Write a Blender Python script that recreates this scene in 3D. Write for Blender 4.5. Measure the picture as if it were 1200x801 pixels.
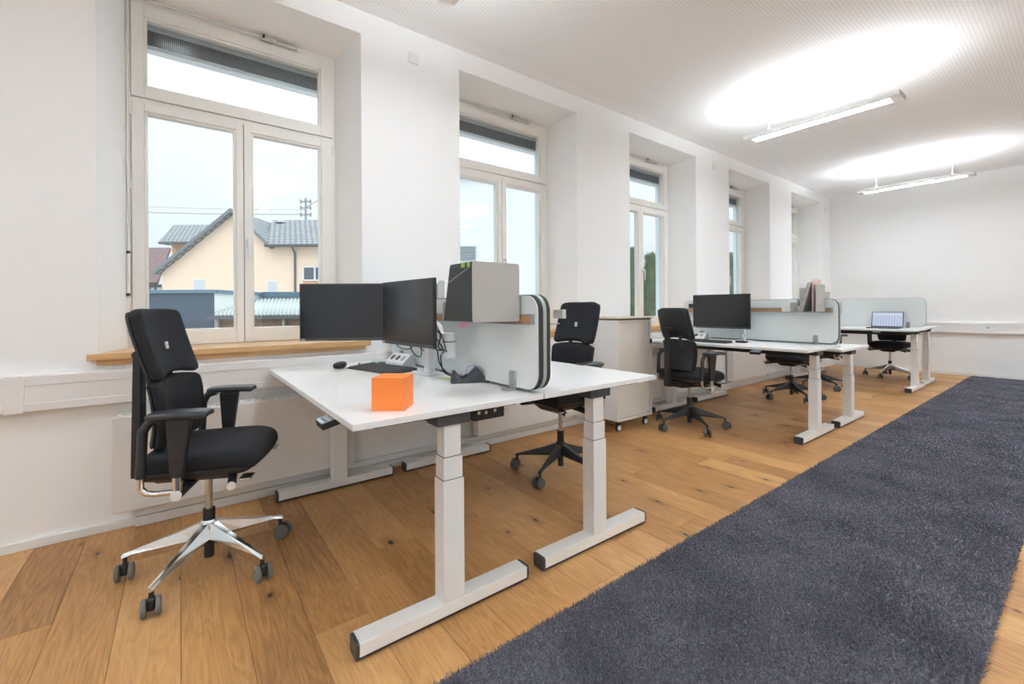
import bpy, bmesh, math, random
import numpy as np
from mathutils import Matrix, Vector

random.seed(7)
for o in list(bpy.data.objects):
    bpy.data.objects.remove(o)
SC = bpy.context.scene
COL = SC.collection
PI = math.pi
R = math.radians

# ------------------------------------------------------------------ camera
CAM = Vector((3.14, 0.0, 1.16))
YAW, ROLL, FPX = 0.925, -0.0065, 516.0
Fv = Vector((-math.sin(YAW), math.cos(YAW), 0))
Rv0 = Vector((math.cos(YAW), math.sin(YAW), 0))
Uv0 = Vector((0, 0, 1))
Rv = Rv0 * math.cos(ROLL) + Uv0 * math.sin(ROLL)
Uv = -Rv0 * math.sin(ROLL) + Uv0 * math.cos(ROLL)
cd = bpy.data.cameras.new('camera')
cam = bpy.data.objects.new('camera', cd)
COL.objects.link(cam)
cam.matrix_world = Matrix(((Rv.x, Uv.x, -Fv.x, CAM.x), (Rv.y, Uv.y, -Fv.y, CAM.y),
                           (Rv.z, Uv.z, -Fv.z, CAM.z), (0, 0, 0, 1)))
cd.sensor_fit = 'HORIZONTAL'
cd.sensor_width = 36.0
cd.lens = FPX / 1200 * 36
cd.shift_y = -40.34 / 1200
cd.clip_start = 0.02
cd.clip_end = 500
SC.camera = cam

# ------------------------------------------------------------------ view, world
vs = SC.view_settings
vs.view_transform = 'Standard'
vs.look = 'None'
vs.gamma = 1.0
vs.use_curve_mapping = False
vs.exposure = 1.30
SC.cycles.max_bounces = 10
SC.cycles.diffuse_bounces = 6
SC.cycles.transparent_max_bounces = 16
SC.cycles.caustics_reflective = False
SC.cycles.caustics_refractive = False

SKY = 1.75
world = bpy.data.worlds.new('world')
SC.world = world
world.use_nodes = True
wn = world.node_tree
wn.nodes.clear()
w_out = wn.nodes.new('ShaderNodeOutputWorld')
w_bg = wn.nodes.new('ShaderNodeBackground')
w_tc = wn.nodes.new('ShaderNodeTexCoord')
w_sep = wn.nodes.new('ShaderNodeSeparateXYZ')
w_rmp = wn.nodes.new('ShaderNodeValToRGB')
wn.links.new(w_tc.outputs['Generated'], w_sep.inputs[0])
wn.links.new(w_sep.outputs['Z'], w_rmp.inputs[0])
cr = w_rmp.color_ramp
cr.elements[0].position = 0.0
cr.elements[0].color = (0.195, 0.213, 0.226, 1)
cr.elements[1].position = 1.0
cr.elements[1].color = (0.90, 0.93, 0.96, 1)
el = cr.elements.new(0.35)
el.color = (0.285, 0.298, 0.308, 1)
wn.links.new(w_rmp.outputs[0], w_bg.inputs['Color'])
w_bg.inputs['Strength'].default_value = SKY
wn.links.new(w_bg.outputs[0], w_out.inputs['Surface'])

LAMP_UP = 36.0
LAMP_DOWN = 18.0

# ------------------------------------------------------------------ materials
MATS = {}


def nodes_of(name):
    m = bpy.data.materials.new(name)
    m.use_nodes = True
    nt = m.node_tree
    return m, nt, nt.nodes['Principled BSDF']


def mat(name, col, rough=0.5, metal=0.0, var=0.04, scale=8.0, bump=0.0, bscale=200.0, spec=0.5, coat=0.0):
    if name in MATS:
        return MATS[name]
    m, nt, b = nodes_of(name)
    tc = nt.nodes.new('ShaderNodeTexCoord')
    nz = nt.nodes.new('ShaderNodeTexNoise')
    nz.inputs['Scale'].default_value = scale
    nz.inputs['Detail'].default_value = 3
    nt.links.new(tc.outputs['Object'], nz.inputs['Vector'])
    mx = nt.nodes.new('ShaderNodeMix')
    mx.data_type = 'RGBA'
    mx.inputs['A'].default_value = tuple(max(0, c * (1 - var)) for c in col) + (1,)
    mx.inputs['B'].default_value = tuple(min(1, c * (1 + var)) for c in col) + (1,)
    nt.links.new(nz.outputs[0], mx.inputs['Factor'])
    nt.links.new(mx.outputs['Result'], b.inputs['Base Color'])
    b.inputs['Roughness'].default_value = rough
    b.inputs['Metallic'].default_value = metal
    b.inputs['Specular IOR Level'].default_value = spec
    b.inputs['Coat Weight'].default_value = coat
    if bump:
        n2 = nt.nodes.new('ShaderNodeTexNoise')
        n2.inputs['Scale'].default_value = bscale
        n2.inputs['Detail'].default_value = 4
        nt.links.new(tc.outputs['Object'], n2.inputs['Vector'])
        bp = nt.nodes.new('ShaderNodeBump')
        bp.inputs['Strength'].default_value = bump
        bp.inputs['Distance'].default_value = 0.002
        nt.links.new(n2.outputs[0], bp.inputs['Height'])
        nt.links.new(bp.outputs[0], b.inputs['Normal'])
    MATS[name] = m
    return m


def mat_emit(name, col, strength, back=None):
    m = bpy.data.materials.new(name)
    m.use_nodes = True
    nt = m.node_tree
    nt.nodes.clear()
    o = nt.nodes.new('ShaderNodeOutputMaterial')
    e = nt.nodes.new('ShaderNodeEmission')
    e.inputs[0].default_value = tuple(col) + (1,)
    e.inputs[1].default_value = strength
    nt.links.new(e.outputs[0], o.inputs[0])
    MATS[name] = m
    return m


def mat_glass():
    m = bpy.data.materials.new('window_glass')
    m.use_nodes = True
    nt = m.node_tree
    nt.nodes.clear()
    o = nt.nodes.new('ShaderNodeOutputMaterial')
    t = nt.nodes.new('ShaderNodeBsdfTransparent')
    t.inputs[0].default_value = (0.93, 0.96, 0.965, 1)
    g = nt.nodes.new('ShaderNodeBsdfGlossy')
    g.inputs['Roughness'].default_value = 0.0
    g.inputs['Color'].default_value = (1, 1, 1, 1)
    lw = nt.nodes.new('ShaderNodeLayerWeight')
    lw.inputs['Blend'].default_value = 0.5
    pw = nt.nodes.new('ShaderNodeMath')
    pw.operation = 'POWER'
    nt.links.new(lw.outputs['Facing'], pw.inputs[0])
    pw.inputs[1].default_value = 5.0
    fr = nt.nodes.new('ShaderNodeMath')
    fr.operation = 'MULTIPLY_ADD'
    nt.links.new(pw.outputs[0], fr.inputs[0])
    fr.inputs[1].default_value = 0.90
    fr.inputs[2].default_value = 0.04
    mx = nt.nodes.new('ShaderNodeMixShader')
    nt.links.new(fr.outputs[0], mx.inputs[0])
    nt.links.new(t.outputs[0], mx.inputs[1])
    nt.links.new(g.outputs[0], mx.inputs[2])
    nt.links.new(mx.outputs[0], o.inputs[0])
    MATS['glass'] = m
    return m


def math_node(nt, op, a=None, b=None, va=None, vb=None):
    n = nt.nodes.new('ShaderNodeMath')
    n.operation = op
    if a is not None:
        nt.links.new(a, n.inputs[0])
    if b is not None:
        nt.links.new(b, n.inputs[1])
    if va is not None:
        n.inputs[0].default_value = va
    if vb is not None:
        n.inputs[1].default_value = vb
    return n.outputs[0]


def mat_wood(name, cols, along='X', knots=True, plank=True, rough=0.42):
    """oak: grain stretched along one axis, per-object tone and offset, dark knots"""
    m, nt, b = nodes_of(name)
    tc = nt.nodes.new('ShaderNodeTexCoord')
    oi = nt.nodes.new('ShaderNodeObjectInfo')
    off = nt.nodes.new('ShaderNodeVectorMath')
    off.operation = 'SCALE'
    off.inputs[0].default_value = (37.0, 91.0, 13.0)
    nt.links.new(oi.outputs['Random'], off.inputs['Scale'])
    add = nt.nodes.new('ShaderNodeVectorMath')
    nt.links.new(tc.outputs['Object'], add.inputs[0])
    nt.links.new(off.outputs[0], add.inputs[1])
    mp = nt.nodes.new('ShaderNodeMapping')
    mp.inputs['Scale'].default_value = (1.1, 9, 9) if along == 'X' else (9, 1.1, 9)
    nt.links.new(add.outputs[0], mp.inputs['Vector'])
    # broad figure
    n1 = nt.nodes.new('ShaderNodeTexNoise')
    n1.inputs['Scale'].default_value = 1.3
    n1.inputs['Detail'].default_value = 3
    n1.inputs['Distortion'].default_value = 0.6
    nt.links.new(mp.outputs[0], n1.inputs['Vector'])
    rings = math_node(nt, 'MULTIPLY', n1.outputs[0], vb=11.0)
    rings = math_node(nt, 'FRACT', rings)
    rings = math_node(nt, 'PINGPONG', rings, vb=0.5)
    rings = math_node(nt, 'MULTIPLY', rings, vb=2.0)
    # fine fibre
    mp2 = nt.nodes.new('ShaderNodeMapping')
    mp2.inputs['Scale'].default_value = (6, 150, 150) if along == 'X' else (150, 6, 150)
    nt.links.new(add.outputs[0], mp2.inputs['Vector'])
    n2 = nt.nodes.new('ShaderNodeTexNoise')
    n2.inputs['Scale'].default_value = 1.0
    n2.inputs['Detail'].default_value = 2
    nt.links.new(mp2.outputs[0], n2.inputs['Vector'])
    n3 = nt.nodes.new('ShaderNodeTexNoise')
    n3.inputs['Scale'].default_value = 2.2
    n3.inputs['Detail'].default_value = 2
    nt.links.new(add.outputs[0], n3.inputs['Vector'])
    t2 = math_node(nt, 'MULTIPLY', rings, vb=0.17)
    f2 = math_node(nt, 'MULTIPLY', n2.outputs[0], vb=0.46)
    f3 = math_node(nt, 'MULTIPLY', n3.outputs[0], vb=0.42)
    s = math_node(nt, 'ADD', t2, f2)
    s = math_node(nt, 'ADD', s, f3)
    if plank:
        ran = math_node(nt, 'SUBTRACT', oi.outputs['Random'], vb=0.5)
        ran = math_node(nt, 'MULTIPLY', ran, vb=0.32)
        s = math_node(nt, 'ADD', s, ran)
    rp = nt.nodes.new('ShaderNodeValToRGB')
    rp.color_ramp.elements[0].position = 0.12
    rp.color_ramp.elements[0].color = cols[0] + (1,)
    rp.color_ramp.elements[1].position = 0.95
    rp.color_ramp.elements[1].color = cols[2] + (1,)
    e = rp.color_ramp.elements.new(0.5)
    e.color = cols[1] + (1,)
    nt.links.new(s, rp.inputs[0])
    outc = rp.outputs[0]
    if knots:
        mp3 = nt.nodes.new('ShaderNodeMapping')
        mp3.inputs['Scale'].default_value = (2.0, 4.2, 0.01) if along == 'X' else (4.2, 2.0, 0.01)
        nt.links.new(add.outputs[0], mp3.inputs['Vector'])
        n4 = nt.nodes.new('ShaderNodeTexNoise')
        n4.inputs['Scale'].default_value = 14
        nt.links.new(tc.outputs['Object'], n4.inputs['Vector'])
        wv = nt.nodes.new('ShaderNodeVectorMath')
        wv.operation = 'MULTIPLY_ADD'
        wv.inputs[1].default_value = (0.10, 0.12, 0)
        nt.links.new(n4.outputs['Color'], wv.inputs[0])
        nt.links.new(mp3.outputs[0], wv.inputs[2])
        vo = nt.nodes.new('ShaderNodeTexVoronoi')
        vo.voronoi_dimensions = '2D'
        vo.inputs['Scale'].default_value = 1.0
        nt.links.new(wv.outputs[0], vo.inputs['Vector'])
        # only some cells hold a knot
        sp = nt.nodes.new('ShaderNodeSeparateColor')
        nt.links.new(vo.outputs['Color'], sp.inputs[0])
        has = math_node(nt, 'GREATER_THAN', sp.outputs[0], vb=0.42)
        size = math_node(nt, 'MULTIPLY', sp.outputs[1], vb=0.045)
        size = math_node(nt, 'ADD', size, vb=0.012)
        d = math_node(nt, 'DIVIDE', vo.outputs['Distance'], size)
        k = nt.nodes.new('ShaderNodeMapRange')
        k.inputs['From Min'].default_value = 0.55
        k.inputs['From Max'].default_value = 1.25
        k.inputs['To Min'].default_value = 1
        k.inputs['To Max'].default_value = 0
        nt.links.new(d, k.inputs['Value'])
        kk = math_node(nt, 'MULTIPLY', k.outputs[0], has)
        halo = nt.nodes.new('ShaderNodeMapRange')
        halo.inputs['From Min'].default_value = 1.0
        halo.inputs['From Max'].default_value = 4.5
        halo.inputs['To Min'].default_value = 0.45
        halo.inputs['To Max'].default_value = 0
        nt.links.new(d, halo.inputs['Value'])
        hh = math_node(nt, 'MULTIPLY', halo.outputs[0], has)
        m1 = nt.nodes.new('ShaderNodeMix')
        m1.data_type = 'RGBA'
        nt.links.new(hh, m1.inputs['Factor'])
        nt.links.new(outc, m1.inputs['A'])
        m1.inputs['B'].default_value = tuple(c * 0.6 for c in cols[0]) + (1,)
        m2 = nt.nodes.new('ShaderNodeMix')
        m2.data_type = 'RGBA'
        nt.links.new(kk, m2.inputs['Factor'])
        nt.links.new(m1.outputs['Result'], m2.inputs['A'])
        m2.inputs['B'].default_value = (0.035, 0.02, 0.012, 1)
        outc = m2.outputs['Result']
    nt.links.new(outc, b.inputs['Base Color'])
    b.inputs['Roughness'].default_value = rough
    b.inputs['Specular IOR Level'].default_value = 0.4
    bp = nt.nodes.new('ShaderNodeBump')
    bp.inputs['Strength'].default_value = 0.12
    bp.inputs['Distance'].default_value = 0.001
    nt.links.new(n2.outputs[0], bp.inputs['Height'])
    nt.links.new(bp.outputs[0], b.inputs['Normal'])
    MATS[name] = m
    return m


def mat_ceiling():
    """perforated acoustic board: square grid of small dark holes, plain border by the walls"""
    m, nt, b = nodes_of('perforated_board')
    geo = nt.nodes.new('ShaderNodeNewGeometry')
    sp = nt.nodes.new('ShaderNodeSeparateXYZ')
    nt.links.new(geo.outputs['Position'], sp.inputs[0])
    P = 0.024
    fx = math_node(nt, 'DIVIDE', sp.outputs['X'], vb=P)
    fx = math_node(nt, 'FRACT', fx)
    fx = math_node(nt, 'SUBTRACT', fx, vb=0.5)
    fy = math_node(nt, 'DIVIDE', sp.outputs['Y'], vb=P)
    fy = math_node(nt, 'FRACT', fy)
    fy = math_node(nt, 'SUBTRACT', fy, vb=0.5)
    d = math_node(nt, 'ADD', math_node(nt, 'MULTIPLY', fx, fx), math_node(nt, 'MULTIPLY', fy, fy))
    hole = math_node(nt, 'LESS_THAN', d, vb=0.075)
    inx = math_node(nt, 'GREATER_THAN', sp.outputs['X'], vb=0.13)
    iny = math_node(nt, 'LESS_THAN', sp.outputs['Y'], vb=10.05)
    hole = math_node(nt, 'MULTIPLY', math_node(nt, 'MULTIPLY', hole, inx), iny)
    mx = nt.nodes.new('ShaderNodeMix')
    mx.data_type = 'RGBA'
    nt.links.new(hole, mx.inputs['Factor'])
    mx.inputs['A'].default_value = (0.90, 0.905, 0.91, 1)
    mx.inputs['B'].default_value = (0.77, 0.77, 0.775, 1)
    nt.links.new(mx.outputs['Result'], b.inputs['Base Color'])
    b.inputs['Roughness'].default_value = 0.9
    b.inputs['Specular IOR Level'].default_value = 0.1
    MATS['ceil'] = m
    return m


def mat_stripes(name, ca, cb, axis, period, duty=0.5, rough=0.6, space='Object', bump=0.0, metal=0.0):
    m, nt, b = nodes_of(name)
    tc = nt.nodes.new('ShaderNodeTexCoord')
    sp = nt.nodes.new('ShaderNodeSeparateXYZ')
    nt.links.new(tc.outputs[space], sp.inputs[0])
    f = math_node(nt, 'DIVIDE', sp.outputs[axis], vb=period)
    f = math_node(nt, 'FRACT', f)
    s = math_node(nt, 'LESS_THAN', f, vb=duty)
    mx = nt.nodes.new('ShaderNodeMix')
    mx.data_type = 'RGBA'
    nt.links.new(s, mx.inputs['Factor'])
    mx.inputs['A'].default_value = ca + (1,)
    mx.inputs['B'].default_value = cb + (1,)
    nt.links.new(mx.outputs['Result'], b.inputs['Base Color'])
    b.inputs['Roughness'].default_value = rough
    b.inputs['Metallic'].default_value = metal
    if bump:
        bp = nt.nodes.new('ShaderNodeBump')
        bp.inputs['Strength'].default_value = bump
        bp.inputs['Distance'].default_value = 0.002
        nt.links.new(f, bp.inputs['Height'])
        nt.links.new(bp.outputs[0], b.inputs['Normal'])
    MATS[name] = m
    return m


def mat_tiles(name, ca, cb, pu, pv):
    """roof tiles: brick pattern on object XY"""
    m, nt, b = nodes_of(name)
    tc = nt.nodes.new('ShaderNodeTexCoord')
    br = nt.nodes.new('ShaderNodeTexBrick')
    br.inputs['Scale'].default_value = 1.0
    br.inputs['Brick Width'].default_value = pu
    br.inputs['Row Height'].default_value = pv
    br.inputs['Mortar Size'].default_value = 0.05
    br.inputs['Color1'].default_value = ca + (1,)
    br.inputs['Color2'].default_value = cb + (1,)
    br.inputs['Mortar'].default_value = tuple(c * 0.45 for c in ca) + (1,)
    nt.links.new(tc.outputs['UV'], br.inputs['Vector'])
    nt.links.new(br.outputs['Color'], b.inputs['Base Color'])
    b.inputs['Roughness'].default_value = 0.8
    MATS[name] = m
    return m


WALL = mat('wall_paint', (0.89, 0.885, 0.88), 0.85, var=0.01, bump=0.10, bscale=60, spec=0.2)
WHITE = mat('white_lacquer', (0.82, 0.81, 0.79), 0.4, var=0.012)
FRAMEW = mat('window_frame_paint', (0.82, 0.80, 0.76), 0.35, var=0.01)
DUCT = mat('duct_plastic', (0.82, 0.80, 0.79), 0.35, var=0.01)
RADM = mat('radiator_enamel', (0.78, 0.75, 0.72), 0.35, var=0.01)
TOPM = mat('desk_laminate', (0.84, 0.84, 0.83), 0.33, var=0.008)
EDGEM = mat('desk_edge_band', (0.80, 0.79, 0.76), 0.4, var=0.01)
LEGM = mat('leg_powder_coat', (0.83, 0.82, 0.80), 0.4, var=0.01)
BLACK = mat('black_plastic', (0.018, 0.018, 0.020), 0.45, var=0.1)
DARKG = mat('dark_grey_plastic', (0.055, 0.057, 0.062), 0.45, var=0.08)
FABRIC = mat('black_fabric', (0.014, 0.015, 0.018), 0.85, var=0.25, scale=300, bump=0.5, bscale=700, spec=0.35)
MESHB = mat('black_back_shell', (0.017, 0.018, 0.020), 0.6, var=0.1)
CHROME = mat('polished_aluminium', (0.78, 0.77, 0.76), 0.14, metal=1.0, var=0.02)
STEEL = mat('satin_steel', (0.55, 0.53, 0.50), 0.3, metal=1.0, var=0.03)
RUBBER = mat('caster_rubber', (0.10, 0.10, 0.095), 0.6, var=0.1)
RUBBERG = mat('grey_caster_tread', (0.16, 0.155, 0.14), 0.6, var=0.1)
SILVERP = mat('silver_plaque', (0.62, 0.63, 0.65), 0.3, metal=0.4, var=0.05)
DISKW = mat('knob_cap', (0.72, 0.71, 0.70), 0.3, var=0.02)
FELT = mat('pale_green_felt', (0.78, 0.83, 0.83), 0.95, var=0.09, scale=220, bump=0.5, bscale=500, spec=0.1)
FELTD = mat('dark_felt_edge', (0.06, 0.062, 0.065), 0.9, var=0.2, scale=200, spec=0.1)
FELTG = mat('green_grey_felt_edge', (0.42, 0.46, 0.43), 0.9, var=0.08, scale=200, spec=0.1)
GREYM = mat('warm_grey_metal', (0.46, 0.455, 0.435), 0.45, var=0.02)
GREYR = mat('grey_rail', (0.36, 0.37, 0.385), 0.4, var=0.03)
CORK = mat('cork', (0.50, 0.30, 0.16), 0.9, var=0.35, scale=160)
ORANGE = mat('orange_card', (0.95, 0.25, 0.045), 0.5, var=0.01)
SCREEN = mat('screen_off', (0.022, 0.023, 0.026), 0.22, var=0.02, spec=0.5)
KEYM = mat('key_plastic', (0.045, 0.047, 0.052), 0.5, var=0.1)
PINK = mat('pink_sticky_note', (0.90, 0.42, 0.62), 0.8, var=0.03)
GREENN = mat('green_sticky_tab', (0.42, 0.62, 0.12), 0.8, var=0.03)
YELN = mat('yellow_sticky_note', (0.88, 0.86, 0.42), 0.8, var=0.03)
PAPER = mat('paper', (0.80, 0.78, 0.76), 0.8, var=0.05)
CABM = mat('cabinet_lacquer', (0.74, 0.71, 0.67), 0.45, var=0.01)
CABS = mat('cabinet_side', (0.80, 0.80, 0.80), 0.45, var=0.01)
TAMB = mat_stripes('tambour_slats', (0.72, 0.685, 0.63), (0.69, 0.655, 0.60), 'Y', 0.012, 0.15, 0.5)
JOINT = mat('floor_joint', (0.10, 0.06, 0.03), 0.9, var=0.1)
OAK = mat_wood('oak_plank', ((0.22, 0.100, 0.034), (0.47, 0.240, 0.085), (0.68, 0.40, 0.17)))
SILLW = mat_wood('oiled_oak_board', ((0.44, 0.24, 0.10), (0.60, 0.36, 0.165), (0.70, 0.46, 0.24)), along='Y',
                 knots=False, plank=False, rough=0.3)
CEILM = mat_ceiling()
GLASS = mat_glass()
EMUP = mat_emit('lamp_uplight', (0.86, 0.935, 1.0), LAMP_UP)
EMDN = mat_emit('lamp_diffuser', (0.86, 0.935, 1.0), LAMP_DOWN)
LAMPB = mat('lamp_body', (0.90, 0.90, 0.90), 0.4, var=0.01)
BLINDD = mat('blind_slats_dark', (0.17, 0.18, 0.20), 0.6, var=0.1)
BLINDL = mat('blind_box_light', (0.80, 0.85, 0.89), 0.5, var=0.03)
RAILX = mat('blind_guide_rail', (0.74, 0.80, 0.86), 0.4, var=0.03)


def mat_rug():
    m, nt, b = nodes_of('rug_pile')
    tc = nt.nodes.new('ShaderNodeTexCoord')
    n1 = nt.nodes.new('ShaderNodeTexNoise')
    n1.inputs['Scale'].default_value = 190
    n1.inputs['Detail'].default_value = 3
    nt.links.new(tc.outputs['Object'], n1.inputs['Vector'])
    n2 = nt.nodes.new('ShaderNodeTexNoise')
    n2.inputs['Scale'].default_value = 3.2
    n2.inputs['Detail'].default_value = 4
    nt.links.new(tc.outputs['Object'], n2.inputs['Vector'])
    s = math_node(nt, 'ADD', math_node(nt, 'MULTIPLY', n1.outputs[0], vb=0.65),
                  math_node(nt, 'MULTIPLY', n2.outputs[0], vb=0.50))
    rp = nt.nodes.new('ShaderNodeValToRGB')
    rp.color_ramp.elements[0].position = 0.30
    rp.color_ramp.elements[0].color = (0.032, 0.033, 0.050, 1)
    rp.color_ramp.elements[1].position = 0.78
    rp.color_ramp.elements[1].color = (0.275, 0.27, 0.32, 1)
    nt.links.new(s, rp.inputs[0])
    nt.links.new(rp.outputs[0], b.inputs['Base Color'])
    b.inputs['Roughness'].default_value = 0.95
    b.inputs['Specular IOR Level'].default_value = 0.1
    b.inputs['Sheen Weight'].default_value = 0.25
    bp = nt.nodes.new('ShaderNodeBump')
    bp.inputs['Strength'].default_value = 0.8
    bp.inputs['Distance'].default_value = 0.006
    nt.links.new(n1.outputs[0], bp.inputs['Height'])
    nt.links.new(bp.outputs[0], b.inputs['Normal'])
    return m


RUGM = mat_rug()


# ------------------------------------------------------------------ mesh helpers
class MB:
    """collects shapes; build() links them as ONE mesh object"""

    def __init__(self):
        self.v, self.f, self.uv = [], [], None

    def add(self, vs_, fs_, M=None):
        n = len(self.v)
        for p in vs_:
            p = Vector(p)
            if M is not None:
                p = M @ p
            self.v.append(tuple(p))
        for f in fs_:
            self.f.append(tuple(i + n for i in f))
        return self

    def box(self, x0, x1, y0, y1, z0, z1, M=None):
        v = [(x0, y0, z0), (x1, y0, z0), (x1, y1, z0), (x0, y1, z0), (x0, y0, z1), (x1, y0, z1), (x1, y1, z1), (x0, y1, z1)]
        f = [(0, 3, 2, 1), (4, 5, 6, 7), (0, 1, 5, 4), (1, 2, 6, 5), (2, 3, 7, 6), (3, 0, 4, 7)]
        return self.add(v, f, M)

    def hexa(self, lo, hi, M=None):
        """8 corners: lo = 4 bottom ccw, hi = 4 top ccw"""
        f = [(0, 3, 2, 1), (4, 5, 6, 7), (0, 1, 5, 4), (1, 2, 6, 5), (2, 3, 7, 6), (3, 0, 4, 7)]
        return self.add(list(lo) + list(hi), f, M)

    def tube(self, pts, r, n=10, M=None, cap=True):
        pts = [Vector(p) for p in pts]
        rs = r if isinstance(r, (list, tuple)) else [r] * len(pts)
        rings = []
        up = None
        for i, p in enumerate(pts):
            if i == 0:
                d = pts[1] - pts[0]
            elif i == len(pts) - 1:
                d = pts[-1] - pts[-2]
            else:
                d = (pts[i + 1] - p).normalized() + (p - pts[i - 1]).normalized()
            d.normalize()
            if up is None:
                up = Vector((0, 0, 1)) if abs(d.z) < 0.9 else Vector((1, 0, 0))
            a = d.cross(up).normalized()
            up = a.cross(d).normalized()
            rings.append([p + (a * math.cos(2 * PI * k / n) + up * math.sin(2 * PI * k / n)) * rs[i] for k in range(n)])
        v = [q for rg in rings for q in rg]
        f = []
        for i in range(len(pts) - 1):
            for k in range(n):
                a0, a1 = i * n + k, i * n + (k + 1) % n
                f.append((a0, a0 + n, a1 + n, a1))
        if cap:
            f.append(tuple(range(n)))
            f.append(tuple(reversed(range((len(pts) - 1) * n, len(pts) * n))))
        return self.add(v, f, M)

    def lathe(self, prof, n=20, M=None):
        """prof: list of (r, z); axis z"""
        v, f = [], []
        for r_, z_ in prof:
            for k in range(n):
                v.append((r_ * math.cos(2 * PI * k / n), r_ * math.sin(2 * PI * k / n), z_))
        for i in range(len(prof) - 1):
            for k in range(n):
                a0, a1 = i * n + k, i * n + (k + 1) % n
                f.append((a0, a1, a1 + n, a0 + n))
        f.append(tuple(reversed(range(n))))
        f.append(tuple(range((len(prof) - 1) * n, len(prof) * n)))
        return self.add(v, f, M)

    def prism(self, outline, axis, a, b, M=None):
        """outline 2D ccw; axis 'x': (y,z), 'y': (x,z), 'z': (x,y)"""
        def P(u, w, t):
            return {'x': (t, u, w), 'y': (u, t, w), 'z': (u, w, t)}[axis]
        n = len(outline)
        v = [P(u, w, a) for u, w in outline] + [P(u, w, b) for u, w in outline]
        f = [tuple(reversed(range(n))), tuple(range(n, 2 * n))]
        for k in range(n):
            f.append((k, (k + 1) % n, (k + 1) % n + n, k + n))
        return self.add(v, f, M)

    def cushion(self, half, r, n, warp=None, M=None):
        """rounded box surface grid, optionally warped"""
        hx, hy, hz = half
        idx = {}
        v, f = [], []

        def pt(i, j, k):
            key = (i, j, k)
            if key not in idx:
                p = []
                for c, h in ((i, hx), (j, hy), (k, hz)):
                    t = 2 * c / n - 1
                    t = math.sin(t * PI / 2) * 0.55 + t * 0.45
                    p.append(t * h)
                q = [max(-(h - r), min(h - r, c)) for c, h in zip(p, half)]
                d = Vector(p) - Vector(q)
                if d.length > 1e-9:
                    mxc = max(abs(c) for c in d)
                    d = d.normalized() * min(r, r)
                w = Vector(q) + d
                if warp:
                    w = Vector(warp(w.x, w.y, w.z))
                idx[key] = len(v)
                v.append(tuple(w))
            return idx[key]
        for a in range(n):
            for b in range(n):
                f.append((pt(a, b, 0), pt(a, b + 1, 0), pt(a + 1, b + 1, 0), pt(a + 1, b, 0)))
                f.append((pt(a, b, n), pt(a + 1, b, n), pt(a + 1, b + 1, n), pt(a, b + 1, n)))
                f.append((pt(a, 0, b), pt(a + 1, 0, b), pt(a + 1, 0, b + 1), pt(a, 0, b + 1)))
                f.append((pt(a, n, b), pt(a, n, b + 1), pt(a + 1, n, b + 1), pt(a + 1, n, b)))
                f.append((pt(0, a, b), pt(0, a, b + 1), pt(0, a + 1, b + 1), pt(0, a + 1, b)))
                f.append((pt(n, a, b), pt(n, a + 1, b), pt(n, a + 1, b + 1), pt(n, a, b + 1)))
        return self.add(v, f, M)

    def build(self, name, material, parent=None, bevel=0.0, smooth=False, seg=2, origin=None):
        me = bpy.data.meshes.new(name)
        vv = self.v
        if origin is not None:
            ox, oy, oz = origin
            vv = [(x - ox, y - oy, z - oz) for x, y, z in vv]
        me.from_pydata(vv, [], self.f)
        if isinstance(material, (list, tuple)):
            for m_ in material:
                me.materials.append(m_)
        else:
            me.materials.append(material)
        bm = bmesh.new()
        bm.from_mesh(me)
        bmesh.ops.recalc_face_normals(bm, faces=bm.faces)
        if bevel > 0:
            eds = [e for e in bm.edges if len(e.link_faces) == 2 and e.calc_face_angle(0) > R(40)]
            bmesh.ops.bevel(bm, geom=eds, offset=bevel, segments=seg, affect='EDGES', profile=0.6, clamp_overlap=True)
        bm.to_mesh(me)
        bm.free()
        if smooth:
            me.polygons.foreach_set('use_smooth', [True] * len(me.polygons))
            me.set_sharp_from_angle(angle=R(38))
        o = bpy.data.objects.new(name, me)
        COL.objects.link(o)
        if origin is not None:
            o.location = origin
        if parent is not None:
            o.parent = parent
        return o


def rrect(w, h, r, n=5, cx=0.0, cy=0.0):
    """rounded rectangle outline, ccw"""
    out = []
    for sx, sy, a0 in ((1, 1, 0), (-1, 1, 90), (-1, -1, 180), (1, -1, 270)):
        for k in range(n + 1):
            a = R(a0 + 90 * k / n)
            out.append((cx + sx * (w / 2 - r) + r * math.cos(a), cy + sy * (h / 2 - r) + r * math.sin(a)))
    return out


def tag(o, label=None, cat=None, group=None, kind=None):
    if label:
        o['label'] = label
    if cat:
        o['category'] = cat
    if group:
        o['group'] = group
    if kind:
        o['kind'] = kind
    return o


def empty(name, loc=(0, 0, 0), rz=0.0):
    o = bpy.data.objects.new(name, None)
    o.empty_display_size = 0.1
    COL.objects.link(o)
    o.location = loc
    o.rotation_euler = (0, 0, rz)
    return o


def copy_tree(o, parent=None, kids=None):
    if kids is None:
        kids = {}
        for q in COL.objects:
            if q.parent:
                kids.setdefault(q.parent.name, []).append(q)
    c = o.copy()
    COL.objects.link(c)
    c.parent = parent
    for ch in kids.get(o.name, []):
        copy_tree(ch, c, kids)
    return c


def T(x=0, y=0, z=0, rx=0, ry=0, rz=0):
    return Matrix.Translation((x, y, z)) @ Matrix.Rotation(R(rz), 4, 'Z') @ Matrix.Rotation(R(ry), 4, 'Y') @ Matrix.Rotation(R(rx), 4, 'X')


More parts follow.
